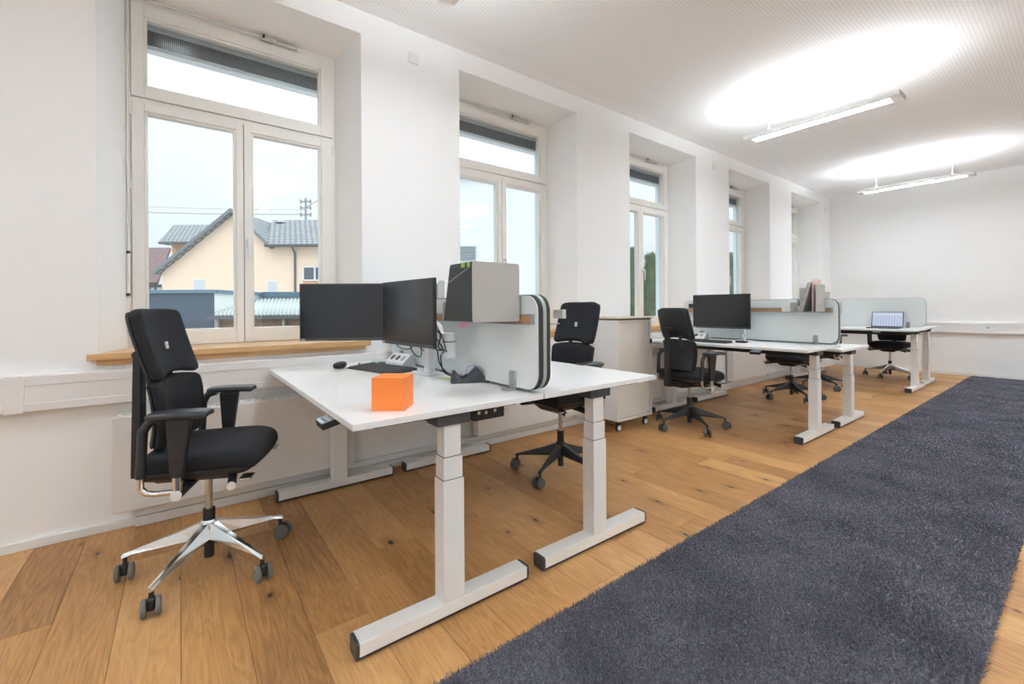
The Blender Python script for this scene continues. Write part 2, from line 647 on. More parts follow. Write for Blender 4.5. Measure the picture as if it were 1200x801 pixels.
# ================================================================== ROOM SHELL
CH = 3.28
YE = 10.235
YB = -4.6
XR = 5.4
WINS = [(-0.347, 1.036), (1.838, 3.200), (4.025, 5.390), (6.244, 7.544), (8.379, 9.711)]
WC = [0.352, 2.528, 4.722, 6.905, 9.075]
OT = 3.115    # opening top at the room face
FT = 3.075    # soffit at the frame
FH = 0.605    # frame half width
FX = -0.38    # frame plane
SZ = 0.934    # sill top
WX = -0.56    # outer wall face

w = MB()
ys = [YB] + [v for p in WINS for v in p] + [YE]
SB = SZ - 0.002
for i in range(0, len(ys), 2):          # piers, floor to ceiling
    y0, y1 = ys[i], ys[i + 1]
    yo0 = y0 if i == 0 else WC[i // 2 - 1] + FH
    yo1 = y1 if i + 2 >= len(ys) else WC[i // 2] - FH
    w.hexa([(0, y0, 0), (0, y1, 0), (FX, yo1, 0), (FX, yo0, 0)][::-1], [(0, y0, CH), (0, y1, CH), (FX, yo1, CH), (FX, yo0, CH)][::-1])
    w.box(WX, FX, yo0, yo1, 0, CH)
for (y0, y1), c in zip(WINS, WC):       # parapet and lintel of each opening
    a, b_ = c - FH, c + FH
    w.hexa([(0, y0, 0), (0, y1, 0), (FX, b_, 0), (FX, a, 0)][::-1], [(0, y0, SB), (0, y1, SB), (FX, b_, SB), (FX, a, SB)][::-1])
    w.box(WX, FX, a, b_, 0, SB)
    w.hexa([(0, y0, OT), (0, y1, OT), (FX, b_, FT), (FX, a, FT)][::-1], [(0, y0, CH), (0, y1, CH), (FX, b_, CH), (FX, a, CH)][::-1])
    w.box(WX, FX, a, b_, FT, CH)
tag(w.build('wall_left', WALL), kind='structure')
tag(MB().box(WX, XR + .15, YE, YE + .2, 0, CH).build('wall_far', WALL), kind='structure')
def wall_with_fill_window(name, segs, along, c0, c1, z0, z1, lo, hi, n):
    # wall slab with an added fill-light window band, and its frame with panes
    m = MB()

    def bx(a, b, za, zb, mm=m, t0=lo, t1=hi):
        if along == 'x':
            mm.box(a, b, t0, t1, za, zb)
        else:
            mm.box(t0, t1, a, b, za, zb)
    s0, s1 = segs
    bx(s0, c0, 0, CH)
    bx(c1, s1, 0, CH)
    bx(c0, c1, 0, z0)
    bx(c0, c1, z1, CH)
    tag(m.build(name, WALL), kind='structure')
    W = empty('window_%d' % (6 if along == 'x' else 7))
    tag(W, kind='structure')
    f = MB()
    mid0, mid1 = (lo + hi) / 2 - .03, (lo + hi) / 2 + .03
    bx(c0, c1, z0, z0 + .06, f, mid0, mid1)
    bx(c0, c1, z1 - .06, z1, f, mid0, mid1)
    for k in range(n + 1):
        a = c0 + (c1 - c0 - .06) * k / n
        bx(a, a + .06, z0 + .06, z1 - .06, f, mid0, mid1)
    f.build('window_frame', FRAMEW, W)
    for k in range(n):
        a = c0 + (c1 - c0 - .06) * k / n + .06
        b = c0 + (c1 - c0 - .06) * (k + 1) / n
        g = MB()
        bx(a, b, z0 + .06, z1 - .06, g, (lo + hi) / 2 - .003, (lo + hi) / 2 + .003)
        g.build('pane', GLASS, W)


tag(MB().box(WX, XR + .15, YB - .2, YE + .2, CH, CH + .15).build('ceiling', CEILM), kind='structure')
wall_with_fill_window('wall_near', (WX, XR + .15), 'x', .5, 5.0, .15, 3.1, YB - .2, YB, 4)  # window behind the camera is added to let in fill daylight
wall_with_fill_window('wall_right', (YB, YE), 'y', -4.0, 9.6, .9, 3.1, XR, XR + .15, 8)  # unseen window band added on this side for more daylight
fl = tag(MB().box(WX, XR + .15, YB - .2, YE + .2, -.15, -.016).build('floor', JOINT), kind='structure')

# planks: oak boards laid across the room (along X)
PW = 0.1905
rng = random.Random(21)
y = -0.004 - PW * 25
row = 0
while y < YE - 0.01:
    y1 = min(y + PW, YE)
    y0 = max(y, YB)
    if y1 - y0 > 0.02:
        if y1 < -0.75:
            cuts = [0, XR]
        else:
            cuts = [0]
            c = rng.uniform(0.45, 2.1)
            while c < XR - 0.3:
                cuts.append(c)
                c += rng.uniform(1.75, 2.25)
            cuts.append(XR)
        for a, b_ in zip(cuts[:-1], cuts[1:]):
            g = 0.0006
            ch = 0.0009
            m = MB()
            lo = [(a + g, y0 + g, -.015), (b_ - g, y0 + g, -.015), (b_ - g, y1 - g, -.015), (a + g, y1 - g, -.015)]
            mid = [(p[0], p[1], -ch) for p in lo]
            e_ = g + ch
            hi = [(a + e_, y0 + e_, 0), (b_ - e_, y0 + e_, 0), (b_ - e_, y1 - e_, 0), (a + e_, y1 - e_, 0)]
            m.add(lo + mid + hi, [(0, 3, 2, 1), (0, 1, 5, 4), (1, 2, 6, 5), (2, 3, 7, 6), (3, 0, 4, 7), (4, 5, 9, 8), (5, 6, 10, 9), (6, 7, 11, 10), (7, 4, 8, 11), (8, 9, 10, 11)])
            m.build('plank', OAK, fl, origin=(a, y0, 0))
    y += PW
    row += 1

# baseboards and pipe cover
tag(MB().box(0, .018, YB, YE, 0, .045).build('baseboard_left', WHITE, bevel=.004), kind='structure')
tag(MB().box(0.018, XR, YE - .018, YE, 0, .055).build('baseboard_far', WHITE, bevel=.004), kind='structure')
pc = MB().box(.018, .045, -.20, YE - .02, 0.0, .05)
pc.box(.018, .040, -.20, YE - .02, .054, .092)
tag(pc.build('trim_1', WHITE, bevel=.003), kind='structure')

# cable duct on both walls
D0, D1 = .674, .846


def duct_profile(m, place):
    prof = [(0, D0), (.055, D0), (.058, D0 + .004), (.058, .712), (.054, .7135), (.054, .7995), (.058, .801), (.058, D1 - .004), (.055, D1), (0, D1)]
    place(m, prof)


dm = MB()
dm.prism([(.0001 + a, z) for a, z in [(0, D0), (.056, D0), (.059, D0 + .004), (.059, .713), (.0555, .7145), (.0555, .7985), (.059, .800), (.059, D1 - .004), (.056, D1), (0, D1)]], 'y', YB, YE - .0)
# prism with axis y uses (x,z) outline
tag(dm.build('trim_2', DUCT), kind='structure')
DZ = .022
dm = MB()
dm.prism([(YE - a, z + DZ) for a, z in [(0, D0), (.056, D0), (.059, D0 + .004), (.059, .713), (.0555, .7145), (.0555, .7985), (.059, .800), (.059, D1 - .004), (.056, D1), (0, D1)]], 'x', .06, XR)
tag(dm.build('trim_3', DUCT), kind='structure')
tag(MB().box(0, .0625, -.665, -.60, D0 - .003, D1 + .003).build('duct_joint_cover', DUCT, bevel=.002),
    'white joint cover clipped over the cable duct at the far left', 'cover')
# outlet in the far duct
so = empty('wall_outlet', (2.11, YE - .058, .785))
tag(so, 'small white socket set in the cable duct on the far wall', 'socket')
MB().prism(rrect(.082, .082, .006), 'y', -.010, 0).build('cover_plate', WHITE, so, bevel=.002)
MB().lathe([(.010, 0), (.010, .003), (.008, .0035)], 16, T(0, -.010, .006, rx=90)).build('socket_well', DARKG, so, smooth=True)
for nm, yy, zz, lb in (('cover_plate', 1.435, 3.07, 'square white blank plate high between the first and second windows'),
                       ('cover_plate', 5.84, 3.07, 'square white blank plate high between the third and fourth windows'),
                       ('cover_plate', 9.95, 3.00, 'small white blank plate high beside the far corner')):
    tag(MB().prism(rrect(.082, .082, .008, cx=yy, cy=zz), 'x', 0, .008).build(nm, WHITE, bevel=.002), lb, 'wall plate', 'blank plates above the windows')


# ================================================================== WINDOWS
def ring(m, y0, y1, z0, z1, w_, xa, xb, wb=None, wt=None):
    """rectangular frame of width w_ between planes xa..xb"""
    wb = w_ if wb is None else wb
    wt = w_ if wt is None else wt
    m.box(xa, xb, y0, y0 + w_, z0, z1)
    m.box(xa, xb, y1 - w_, y1, z0, z1)
    m.box(xa, xb, y0 + w_, y1 - w_, z0, z0 + wb)
    m.box(xa, xb, y0 + w_, y1 - w_, z1 - wt, z1)


def make_window(n, c, detail=True):
    W = empty('window_%d' % n, (0, c, 0))
    tag(W, kind='structure')
    Zt = 2.443
    # fixed frame: local y = world y - c
    m = MB()
    ring(m, -FH, FH, SZ - .03, FT, .020, FX - .07, FX, wb=.032, wt=.045)
    m.box(FX - .07, FX - .004, -FH + .02, FH - .02, Zt - .012, Zt + .018)
    m.build('window_frame', FRAMEW, W, bevel=.002)

    def sash(name, y0, y1, z0, z1, wl, wr, wb, wt):
        s = MB()
        xo, xi = FX - .06, FX + .012
        s.box(xo, xi, y0, y0 + wl, z0, z1)
        s.box(xo, xi, y1 - wr, y1, z0, z1)
        s.box(xo, xi, y0 + wl, y1 - wr, z0, z0 + wb)
        s.box(xo, xi, y0 + wl, y1 - wr, z1 - wt, z1)
        so_ = s.build(name, FRAMEW, W, bevel=.003)
        # glazing bead: stepped inner lip
        b = MB()
        g = .014
        ya, yb, za, zb = y0 + wl, y1 - wr, z0 + wb, z1 - wt
        b.box(xo + .01, xi - .010, ya, ya + g, za, zb)
        b.box(xo + .01, xi - .010, yb - g, yb, za, zb)
        b.box(xo + .01, xi - .010, ya + g, yb - g, za, za + g)
        b.box(xo + .01, xi - .010, ya + g, yb - g, zb - g, zb)
        b.build('glazing_bead', FRAMEW, so_, bevel=.003)
        MB().box(xo + .028, xo + .034, ya + g * .5, yb - g * .5, za + g * .5, zb - g * .5).build('pane', GLASS, so_)
        return so_

    fl_ = sash('fanlight', -FH + .022, FH - .022, Zt + .020, FT - .045, .062, .080, .066, .070)
    left = sash('casement', -FH + .022, -.003, SZ + .002, Zt - .014, .062, .042, .086, .050)
    right = sash('casement', .003, FH - .022, SZ + .002, Zt - .014, .042, .080, .086, .050)
    # handle on the right casement
    h = MB()
    h.prism(rrect(.028, .065, .010, cx=.024, cy=1.615), 'x', FX + .012, FX + .020)
    h.tube([(FX + .02, .024, 1.630), (FX + .045, .024, 1.630), (FX + .052, .024, 1.610), (FX + .050, .026, 1.50)], [.008, .008, .008, .006], 8)
    h.build('handle', mat('handle_silver', (.72, .70, .68), .3, metal=.6), right, smooth=True)
    # hinges
    for s, z_, par in ((-1, 2.38, left), (-1, 1.93, left), (-1, 1.02, left), (1, 2.36, right), (1, 1.02, right)):
        yy = s * (FH - .016)
        MB().tube([(FX + .012, yy, z_ - .035), (FX + .012, yy, z_ + .035)], .0085, 10).build('hinge', FRAMEW, par, smooth=True)
    # fanlight opener rod along the top, chain box, down rod and crank at the left
    rod = MB()
    zz = FT - .022
    rod.tube([(FX + .022, -FH + .01, zz), (FX + .022, .12, zz)], .0035, 8)
    rod.tube([(FX + .022, .20, zz), (FX + .022, .34, zz - .004)], .009, 8)
    rod.build('opener_rod', STEEL, W, smooth=True)
    MB().box(FX + .0125, FX + .034, .10, .19, zz - .016, zz + .016).build('opener_bracket', mat('bracket_grey', (.5, .5, .49), .4), W, bevel=.003)
    MB().box(FX + .0125, FX + .038, .115, .13, zz - .005, zz + .022).build('opener_clip', BLACK, W, bevel=.002)
    dr = MB().tube([(FX + .020, -FH + .006, zz), (FX + .020, -FH + .006, 1.50)], .0045, 8)
    dr.build('down_rod', FRAMEW, W, smooth=True)
    g = MB().tube([(FX + .020, -FH + .006, 1.26), (FX + .020, -FH + .006, 1.50)], .0085, 10).build('crank_grip', FRAMEW, W, smooth=True)
    for zc in (1.253, 1.507):
        MB().tube([(FX + .020, -FH + .006, zc - .008), (FX + .020, -FH + .006, zc + .008)], .0092, 10).build('grip_end', BLACK, g, smooth=True)
    # outside blind: light head box, dark ribbed slat pack, bottom bar, guide rails
    ow = FH - .03
    MB().box(-.60, -.49, -ow, ow, 2.946, FT).build('blind_head_box', BLINDL, W, bevel=.003)
    sp_ = MB()
    nrib = 110
    for k in range(nrib):
        ya = -ow + 2 * ow * k / nrib
        sp_.box(-.555, -.500 + (.004 if k % 2 else 0), ya, ya + 2 * ow / nrib * .82, 2.852, 2.950)
    tag(sp_.build('blind_slat_pack', BLINDD, W), kind='stuff')
    MB().box(-.565, -.49, -ow, ow, 2.822, 2.849).build('blind_bottom_bar', BLINDL, W, bevel=.004)
    MB().box(-.553, -.50, FH - .034, FH - .002, SZ, 2.945).build('guide_rail', RAILX, W, bevel=.004)
    MB().box(-.553, -.50, -FH + .002, -FH + .034, SZ, 2.945).build('guide_rail', RAILX, W, bevel=.004)
    # oak sill board with a second board under its nose
    y0, y1 = WINS[n - 1]
    sl = MB()
    t = .003
    out = [(FX, -FH + t), (FX, FH - t), (-.002, y1 - c - t), (0.001, y1 - c - t), (.001, y1 - c + .045), (.045, y1 - c + .045), (.045, y0 - c - .035), (.001, y0 - c - .035), (.001, y0 - c + t), (-.002, y0 - c + t)]
    sl.prism(out, 'z', SZ - .034, SZ)
    si = sl.build('window_sill', SILLW, W, bevel=.003)
    MB().box(.001, .028, y0 - c, y1 - c + .01, SZ - .062, SZ - .0345).build('sill_nosing', SILLW, si, bevel=.002)
    return W


for i, c in enumerate(WC):
    make_window(i + 1, c)


# ================================================================== RADIATORS
def radiator(y0, y1, label):
    r_ = empty('radiator', (0, y0, 0))
    L = y1 - y0
    tag(r_, label, 'radiator', 'flat panel radiators under the windows')
    MB().box(.105, .120, 0, L, .118, .606).build('front_panel', RADM, r_, bevel=.004)
    MB().box(.035, .1045, .008, L - .008, .124, .600).build('convector_core', RADM, r_)
    for yy in (0, L - .004):
        MB().box(.035, .1045, yy, yy + .004, .118, .606).build('side_panel', RADM, r_)
    g = MB()
    g.box(.036, .046, .006, L - .006, .606, .612)
    g.box(.094, .104, .006, L - .006, .606, .612)
    k = 0.006
    while k < L - .02:
        g.box(.046, .094, k, k + .007, .607, .611)
        k += .016
    tag(g.build('top_grille', RADM, r_), kind='stuff')
    for yy in (.15, L - .19):
        MB().box(.002, .036, yy, yy + .04, .2, .5).build('bracket', RADM, r_)
    v = MB().tube([(.08, L - .05, .118), (.08, L - .05, .094)], .012, 10)
    v.build('valve', CHROME, r_, smooth=True)


radiator(-.283, .935, 'white flat panel radiator under the nearest window behind the first chair')
radiator(1.925, 3.11, 'white flat panel radiator behind the second desk left of the cabinet')
radiator(3.95, 4.49, 'short white flat panel radiator behind the chair at the middle desk')
radiator(6.09, 7.28, 'white flat panel radiator seen under the middle desk pair')


# ================================================================== LAMPS
def make_lamp(yc):
    L = empty('pendant_lamp', (1.52, yc, 2.94))
    hx, hy, hz = .64, .095, .020
    b = MB()
    ring_ = [(-hx, -hy), (hx, -hy), (hx, hy), (-hx, hy)]
    # body: side walls + bottom frame + inner top
    b.box(-hx, hx, -hy, -hy + .012, -hz, hz)
    b.box(-hx, hx, hy - .012, hy, -hz, hz)
    b.box(-hx, -hx + .075, -hy + .012, hy - .012, -hz, hz)
    b.box(hx - .075, hx, -hy + .012, hy - .012, -hz, hz)
    b.box(-hx + .075, hx - .075, -hy + .012, -.056, -hz, hz)
    b.box(-hx + .075, hx - .075, .056, hy - .012, -hz, hz)
    b.build('housing', LAMPB, L)
    MB().box(-hx + .076, hx - .076, -.0555, .0555, -hz + .003, -hz + .006).build('diffuser', EMDN, L)
    MB().box(-hx + .076, hx - .076, -.0555, .0555, hz - .006, hz - .003).build('uplight', EMUP, L)
    MB().box(hx, hx + .003, -hy, hy, -hz, hz).build('end_cap', GREYR, L)
    for sx in (-.42, .42):
        s = MB()
        for sy in (-.04, .04):
            s.tube([(sx, sy, hz), (sx, 0, hz + .075)], .0018, 6)
        s.tube([(sx, 0, hz + .07), (sx, 0, CH - 2.94)], .0018, 6)
        s.build('suspension_wire', LAMPB, L)
        MB().lathe([(.020, CH - 2.94 - .03), (.024, CH - 2.94 - .001)], 14, T(sx, 0, 0)).build('ceiling_mount', LAMPB, L, smooth=True)
    return L


L1 = make_lamp(4.895)
tag(L1, 'nearer long white pendant lamp hanging under the ceiling, brightly lit', 'lamp', 'long pendant lamps')
L2 = copy_tree(L1)
L2.location.y = 8.60
tag(L2, 'farther long white pendant lamp hanging close to the far wall', 'lamp')
L0 = copy_tree(L1)
L0.location.y = 1.19
tag(L0, 'long white pendant lamp above the near desks, outside the picture', 'lamp')
for k, yy in enumerate((1.19, 4.895, 8.6, -2.5)):  # added row of unseen lamps that brightens the room from the right
    q = copy_tree(L1)
    q.location.y = yy
    q.location.x = 4.55
    tag(q, 'added white fill lamp over the right side, outside the picture, %s' % ('nearest', 'middle', 'farthest', 'behind the viewer')[k], 'lamp')

q = copy_tree(L1)  # one more added lamp out of view, lifts the near left wall
q.location.y = -2.5
tag(q, 'added white fill lamp behind the viewer on the window side, outside the picture', 'lamp')

# ================================================================== RUG
RX0, RX1, RY0, RY1 = 1.925, 2.922, -1.6, 10.19
rug = empty('runner_rug', (0, 0, 0))
tag(rug, 'long dark blue grey shaggy runner rug on the oak floor', 'rug')
MB().box(RX0 + .004, RX1 - .004, RY0, RY1, .001, .011).build('rug_backing', RUGM, rug, bevel=.004)
nr = np.random.default_rng(5)


def tufts(n, ya, yb, h, wd, xa=RX0, xb=RX1, edge=False):
    px = nr.uniform(xa, xb, n)
    py = nr.uniform(ya, yb, n)
    ang = nr.uniform(0, 2 * np.pi, n)
    lean = nr.normal(0, .55, (n, 2)) * h
    hh = h * nr.uniform(.6, 1.15, n)
    ww = wd * nr.uniform(.6, 1.3, n)
    dx, dy = np.cos(ang) * ww, np.sin(ang) * ww
    b = np.zeros((n, 4, 3))
    b[:, 0] = np.stack([px - dx, py - dy, np.full(n, .008)], 1)
    b[:, 1] = np.stack([px + dx, py + dy, np.full(n, .008)], 1)
    b[:, 2] = np.stack([px + dx * .6 + lean[:, 0], py + dy * .6 + lean[:, 1], .008 + hh], 1)
    b[:, 3] = np.stack([px - dx * .6 + lean[:, 0], py - dy * .6 + lean[:, 1], .008 + hh * .97], 1)
    return b.reshape(-1, 3)


parts = [tufts(150000, .45, 2.2, .013, .0022), tufts(110000, 2.2, 4.5, .012, .0032), tufts(60000, 4.5, 7.5, .011, .005),
         tufts(25000, 7.5, 10.18, .010, .008), tufts(12000, -1.6, .45, .012, .008)]
V = np.concatenate(parts)
nq = len(V) // 4
me = bpy.data.meshes.new('pile')
me.vertices.add(len(V))
me.vertices.foreach_set('co', V.astype(np.float32).ravel())
me.loops.add(nq * 4)
me.loops.foreach_set('vertex_index', np.arange(nq * 4, dtype=np.int32))
me.polygons.add(nq)
me.polygons.foreach_set('loop_start', np.arange(0, nq * 4, 4, dtype=np.int32))
me.update(calc_edges=True)
me.materials.append(RUGM)
po = bpy.data.objects.new('pile', me)
COL.objects.link(po)
po.parent = rug
tag(po, kind='stuff')


# ================================================================== DESKS
def make_desk(x0, x1, y0, y1, z, label, fy=None, handset=None):
    D = empty('standing_desk', ((x0 + x1) / 2, (y0 + y1) / 2, 0))
    tag(D, label, 'desk', 'white height-adjustable desks')
    cx, cy = (x0 + x1) / 2, (y0 + y1) / 2
    hx, hy = (x1 - x0) / 2, (y1 - y0) / 2
    MB().box(-hx, hx, -hy, hy, z - .022, z).build('desktop', TOPM, D, bevel=.0012)
    fyc = 0 if fy is None else fy - cy
    for s in (-1, 1):
        lx = s * (hx - .035 - .035)
        if s < 0:
            lx = -hx + .108
        leg = MB()
        zt = z - .022 - .046
        leg.box(lx - .029, lx + .029, fyc - .036, fyc + .036, z - .19, zt)
        lo = leg.build('leg', LEGM, D, bevel=.002)
        MB().box(lx - .033, lx + .033, fyc - .040, fyc + .040, z - .275, z - .1905).build('middle_segment', LEGM, lo, bevel=.002)
        MB().box(lx - .037, lx + .037, fyc - .044, fyc + .044, .060, z - .2755).build('lower_segment', LEGM, lo, bevel=.002)
        MB().box(lx - .031, lx + .031, fyc - .038, fyc + .038, z - .1925, z - .1885).build('segment_gap', BLACK, lo)
        MB().box(lx - .035, lx + .035, fyc - .042, fyc + .042, z - .2775, z - .2735).build('segment_gap', BLACK, lo)
        ft = MB().box(lx - .037, lx + .037, fyc - .355, fyc + .350, .014, .060).build('foot', LEGM, D, bevel=.003)
        for e in (-1, 1):
            ya, yb = (fyc - .366, fyc - .3545) if e < 0 else (fyc + .3495, fyc + .361)
            cap = MB().prism(rrect(.072, .048, .010, cx=lx, cy=.037), 'y', ya, yb)
            cap.prism([(lx - .03, .001), (lx + .03, .001), (lx + .034, .014), (lx - .034, .014)], 'y', min(ya, yb) if e < 0 else yb - .075, (ya + .075) if e < 0 else yb)
            cap.build('end_cap', DARKG, ft, bevel=.0015)
        MB().box(lx - .034, lx + .034, fyc - .33, fyc + .33, .006, .014).build('foot_base', BLACK, ft)
        br = MB().box(lx - .045, lx + .045, fyc - .07, fyc + .07, z - .068, z - .030)
        br.hexa([(lx - .03, fyc - .30, z - .036), (lx + .03, fyc - .30, z - .036), (lx + .03, fyc + .30, z - .036), (lx - .03, fyc + .30, z - .036)],
                [(lx - .03, fyc - .32, z - .0225), (lx + .03, fyc - .32, z - .0225), (lx + .03, fyc + .32, z - .0225), (lx - .03, fyc + .32, z - .0225)])
        br.build('bracket', DARKG, D, bevel=.004)
    fr = MB()
    for yy in (-.055, .055):
        fr.box(-hx + .13, hx - .12, fyc + yy - .018, fyc + yy + .018, z - (.062 if cy < 3 else .082), z - .024)
    fr.build('crossbar', BLACK, D, bevel=.002)
    tr = MB().box(-hx + .25, hx - .30, hy - .20, hy - .10, z - .10, z - .0225) if cy < 1.0 or (3.5 < cy < 4.8) or (7 < cy < 8.2) else \
        MB().box(-hx + .25, hx - .30, -hy + .10, -hy + .20, z - .10, z - .0225)
    tr.build('cable_tray', BLACK, D, bevel=.002)
    if handset:
        hxp, sgn = handset
        M = T(hxp - cx, (-hy if sgn < 0 else hy) + sgn * .005, z - .043, rx=sgn * -14)
        h = MB().box(-.044, .044, -.032, .032, -.014, .010, M)
        ho = h.build('handset', BLACK, D, bevel=.003)
        MB().box(-.041, .041, -.030, .030, .0105, .012, M).build('handset_face', mat('handset_glass_reflection', (.30, .36, .42), .08, spec=.9, var=.6, scale=60), ho)  # bluish mottling in the colour stands in for a reflection
        bt = MB()
        for k in range(4):
            bt.lathe([(.006, .012), (.006, .0135)], 10, M @ T(-.027 + .018 * k, -.012, 0))
        bt.build('handset_button', DARKG, ho)
    return D


d1 = make_desk(.055, 1.715, .436, 1.240, .79, 'nearest white standing desk carrying the orange cube and two monitors', fy=.82, handset=(1.44, -1))
d2 = make_desk(.055, 1.715, 1.247, 2.045, .79, 'empty white standing desk directly behind the orange cube desk', fy=1.63)
d3 = make_desk(.10, 1.705, 4.13, 4.915, .79, 'white standing desk in the middle pair with a single monitor', fy=4.49, handset=(1.30, -1))
d4 = make_desk(.10, 1.715, 4.932, 5.72, .745, 'slightly lower white standing desk behind the single monitor desk', fy=5.335)
d5 = make_desk(.10, 1.715, 7.60, 8.365, .83, 'white standing desk with the open laptop', fy=8.01, handset=(1.33, -1))
d6 = make_desk(.10, 1.70, 8.385, 9.14, .835, 'farthest white standing desk behind the laptop desk near the end wall', fy=8.77)
# power box hanging at the D1 end
pb = MB().box(1.30, 1.60, .965, 1.115, .692, .7675).build('power_box', BLACK, bevel=.002)
for o_ in (pb,):
    o_.parent = d1
    o_.location = (-d1.location.x, -d1.location.y, 0)
for k, (py, pz) in enumerate(((.985, .725), (1.02, .722), (1.065, .725), (1.075, .740))):
    q = MB().lathe([(.007, 0), (.007, .003)], 10, T(1.60, py, pz, ry=90)).build('screw', STEEL, pb)


# ------------------------------------------------------------------ dividers
def make_divider(x0, x1, y0, z0, z1, label, layers, r=.075):
    """layers front to back: (thickness, material)"""
    D = empty('felt_divider', ((x0 + x1) / 2, y0, z0))
    tag(D, label, 'screen', 'felt desk dividers')
    w_, h_ = x1 - x0, z1 - z0
    y_ = 0
    for t, m_, nm in layers:
        k = .003 if m_ is FELT else 0
        MB().prism(rrect(w_ - 2 * k, h_ - 2 * k, r - k, 8, cy=h_ / 2), 'y', y_, y_ + t).build(nm, m_, D, smooth=True)
        y_ += t + .0002
    return D


def make_clip(x, y, z, label, side=-1):
    c = empty('divider_clip', (x, y, z))
    tag(c, label, 'clip', 'grey clips that hold the dividers')
    m = MB().prism(rrect(.042, .085, .012, cy=.0445), 'y', side * .012, 0) if side < 0 else MB().prism(rrect(.042, .085, .012, cy=.0445), 'y', 0, side * .012)
    m.build('upright', GREYR, c, bevel=.003)
    m = MB().box(-.024, .024, *sorted((side * .055, 0)), .0005, .008)
    m.build('base_plate', GREYR, c, bevel=.002)


LA = [(.005, FELT, 'felt_face'), (.022, FELTD, 'edge_band')]
LB = [(.018, FELTG, 'felt_core'), (.020, FELTD, 'edge_band')]
LC = [(.005, FELT, 'felt_face'), (.020, FELTD, 'edge_band')]
LD = [(.026, FELTG, 'felt_core'), (.005, FELT, 'felt_face')]
LE = [(.006, FELT, 'felt_face'), (.026, FELTG, 'felt_core')]
make_divider(.115, 1.725, 1.203, .800, 1.215, 'pale felt divider on the near side between the first two desks', LA)
make_divider(.115, 1.725, 1.233, .802, 1.217, 'second pale felt divider set back to back behind the first, dark edged', LB)
make_divider(.115, 1.700, 4.878, .800, 1.225, 'pale green felt divider behind the single monitor', LC)
make_divider(.115, 1.700, 4.906, .775, 1.195, 'felt divider on the lower desk behind the single monitor desk', LD)
make_divider(.115, 1.705, 8.335, .845, 1.262, 'pale blue grey felt divider behind the open laptop', LE)
make_clip(1.553, 1.2025, .79, 'grey clip at the foot of the divider near the tape dispenser')
make_clip(.30, 1.2025, .79, 'grey divider clip hidden behind the socket block')
make_clip(1.515, 4.8775, .79, 'grey divider clip on the single monitor desk')
make_clip(.36, 4.8775, .79, 'grey divider clip left of the single monitor stand')
make_clip(1.515, 8.3345, .83, 'grey divider clip right of the open laptop')


# ------------------------------------------------------------------ tool rails with cork inlay
def make_rail(x0, x1, yface, z, dpt, label, side=-1):
    """rail hooked on a divider: cork strip framed by a slim grey lip, with a shelf plate of depth dpt below"""
    r_ = empty('tool_rail', ((x0 + x1) / 2, yface, z))
    tag(r_, label, 'shelf', 'grey tool rails with cork inlay')
    h = (x1 - x0) / 2

    def by(m, xa, xb, d0, d1, za, zb):
        m.box(xa, xb, *sorted((side * d0, side * d1)), za, zb)
        return m
    by(MB(), -h, h, .001, dpt, 0, .005).build('shelf_plate', GREYR, r_, bevel=.0015)
    m = MB()
    by(m, -h, h, .001, .014, .040, .047)
    by(m, -h, -h + .018, .001, .014, .005, .040)
    by(m, h - .018, h, .001, .014, .005, .040)
    m.build('rail_lip', GREYR, r_, bevel=.0015)
    by(MB(), -h + .0185, h - .0185, .001, .009, .0055, .0395).build('cork_strip', CORK, r_)


make_rail(.17, 1.705, 1.2025, 1.085, .022, 'grey rail with cork inlay along the nearest divider')
make_rail(.17, 1.705, 1.2720, 1.085, .075, 'grey rail with cork inlay on the rear side of the nearest divider pair', side=1)
make_rail(.17, 1.66, 4.8775, 1.095, .075, 'long grey rail with cork inlay on the middle divider')


# ------------------------------------------------------------------ magazine holders
def make_holder(x0, x1, y0, y1, z, h, label):
    H_ = empty('magazine_holder', ((x0 + x1) / 2, (y0 + y1) / 2, z))
    tag(H_, label, 'holder', 'grey metal magazine holders')
    a, b = (x1 - x0) / 2, (y1 - y0) / 2
    t = .0025
    MB().prism(rrect(2 * b, h, .012, 4, cy=h / 2), 'x', a - t, a).build('side_panel', GREYM, H_, bevel=.0005)
    MB().prism(rrect(2 * b, h * .35, .012, 4, cy=h * .175), 'x', -a, -a + t).build('side_panel', GREYM, H_, bevel=.0005)
    MB().box(-a + t, a - t, -b + .003, b - .003, 0, t).build('bottom_plate', GREYM, H_)
    MB().box(-a + t, a - t, b - .006, b - .003, t, h * .9).build('back_plate', GREYM, H_)
    return H_


make_holder(1.365, 1.620, .945, 1.186, 1.100, .250, 'large grey metal holder standing on the nearest divider rail')
FOLD = mat('dark_folder', (.030, .036, .034), .45, var=.1)
fo = empty('black_folder', (1.614, .948, 1.103))
tag(fo, 'black folder with green tabs leaning inside the large grey holder', 'folder')
fprof = [(-.245, 0), (-.002, 0), (-.002, .236), (-.006, .246), (-.175, .246), (-.187, .236)]
fm = MB().prism(fprof, 'y', 0, .010)
fm.build('cover', FOLD, fo, bevel=.002)
MB().box(-.18, -.01, .0102, .0300, .004, .235).build('paper_block', PAPER, fo)
MB().prism(fprof, 'y', .0305, .036).build('cover', FOLD, fo)
MB().tube([(-.205, -.0015, .165), (-.015, -.0015, .225)], .0018, 6).build('elastic_band', GREYR, fo)
dots = MB()
for i in range(4):
    for j in range(4):
        dots.lathe([(.0022, -.0012), (.0022, .0)], 8, T(-.13 + i * .014, -.0004, .04 + j * .014, rx=90))
dots.build('punched_dots', BLACK, fo)
MB().box(-.182, -.006, -.001, -.0002, .228, .242).build('label_strip', DARKG, fo)
MB().box(-.085, -.055, -.002, -.001, .226, .246).build('sticky_tab', GREENN, fo)
MB().box(-.035, -.015, -.002, -.001, .226, .246).build('sticky_tab', GREENN, fo)
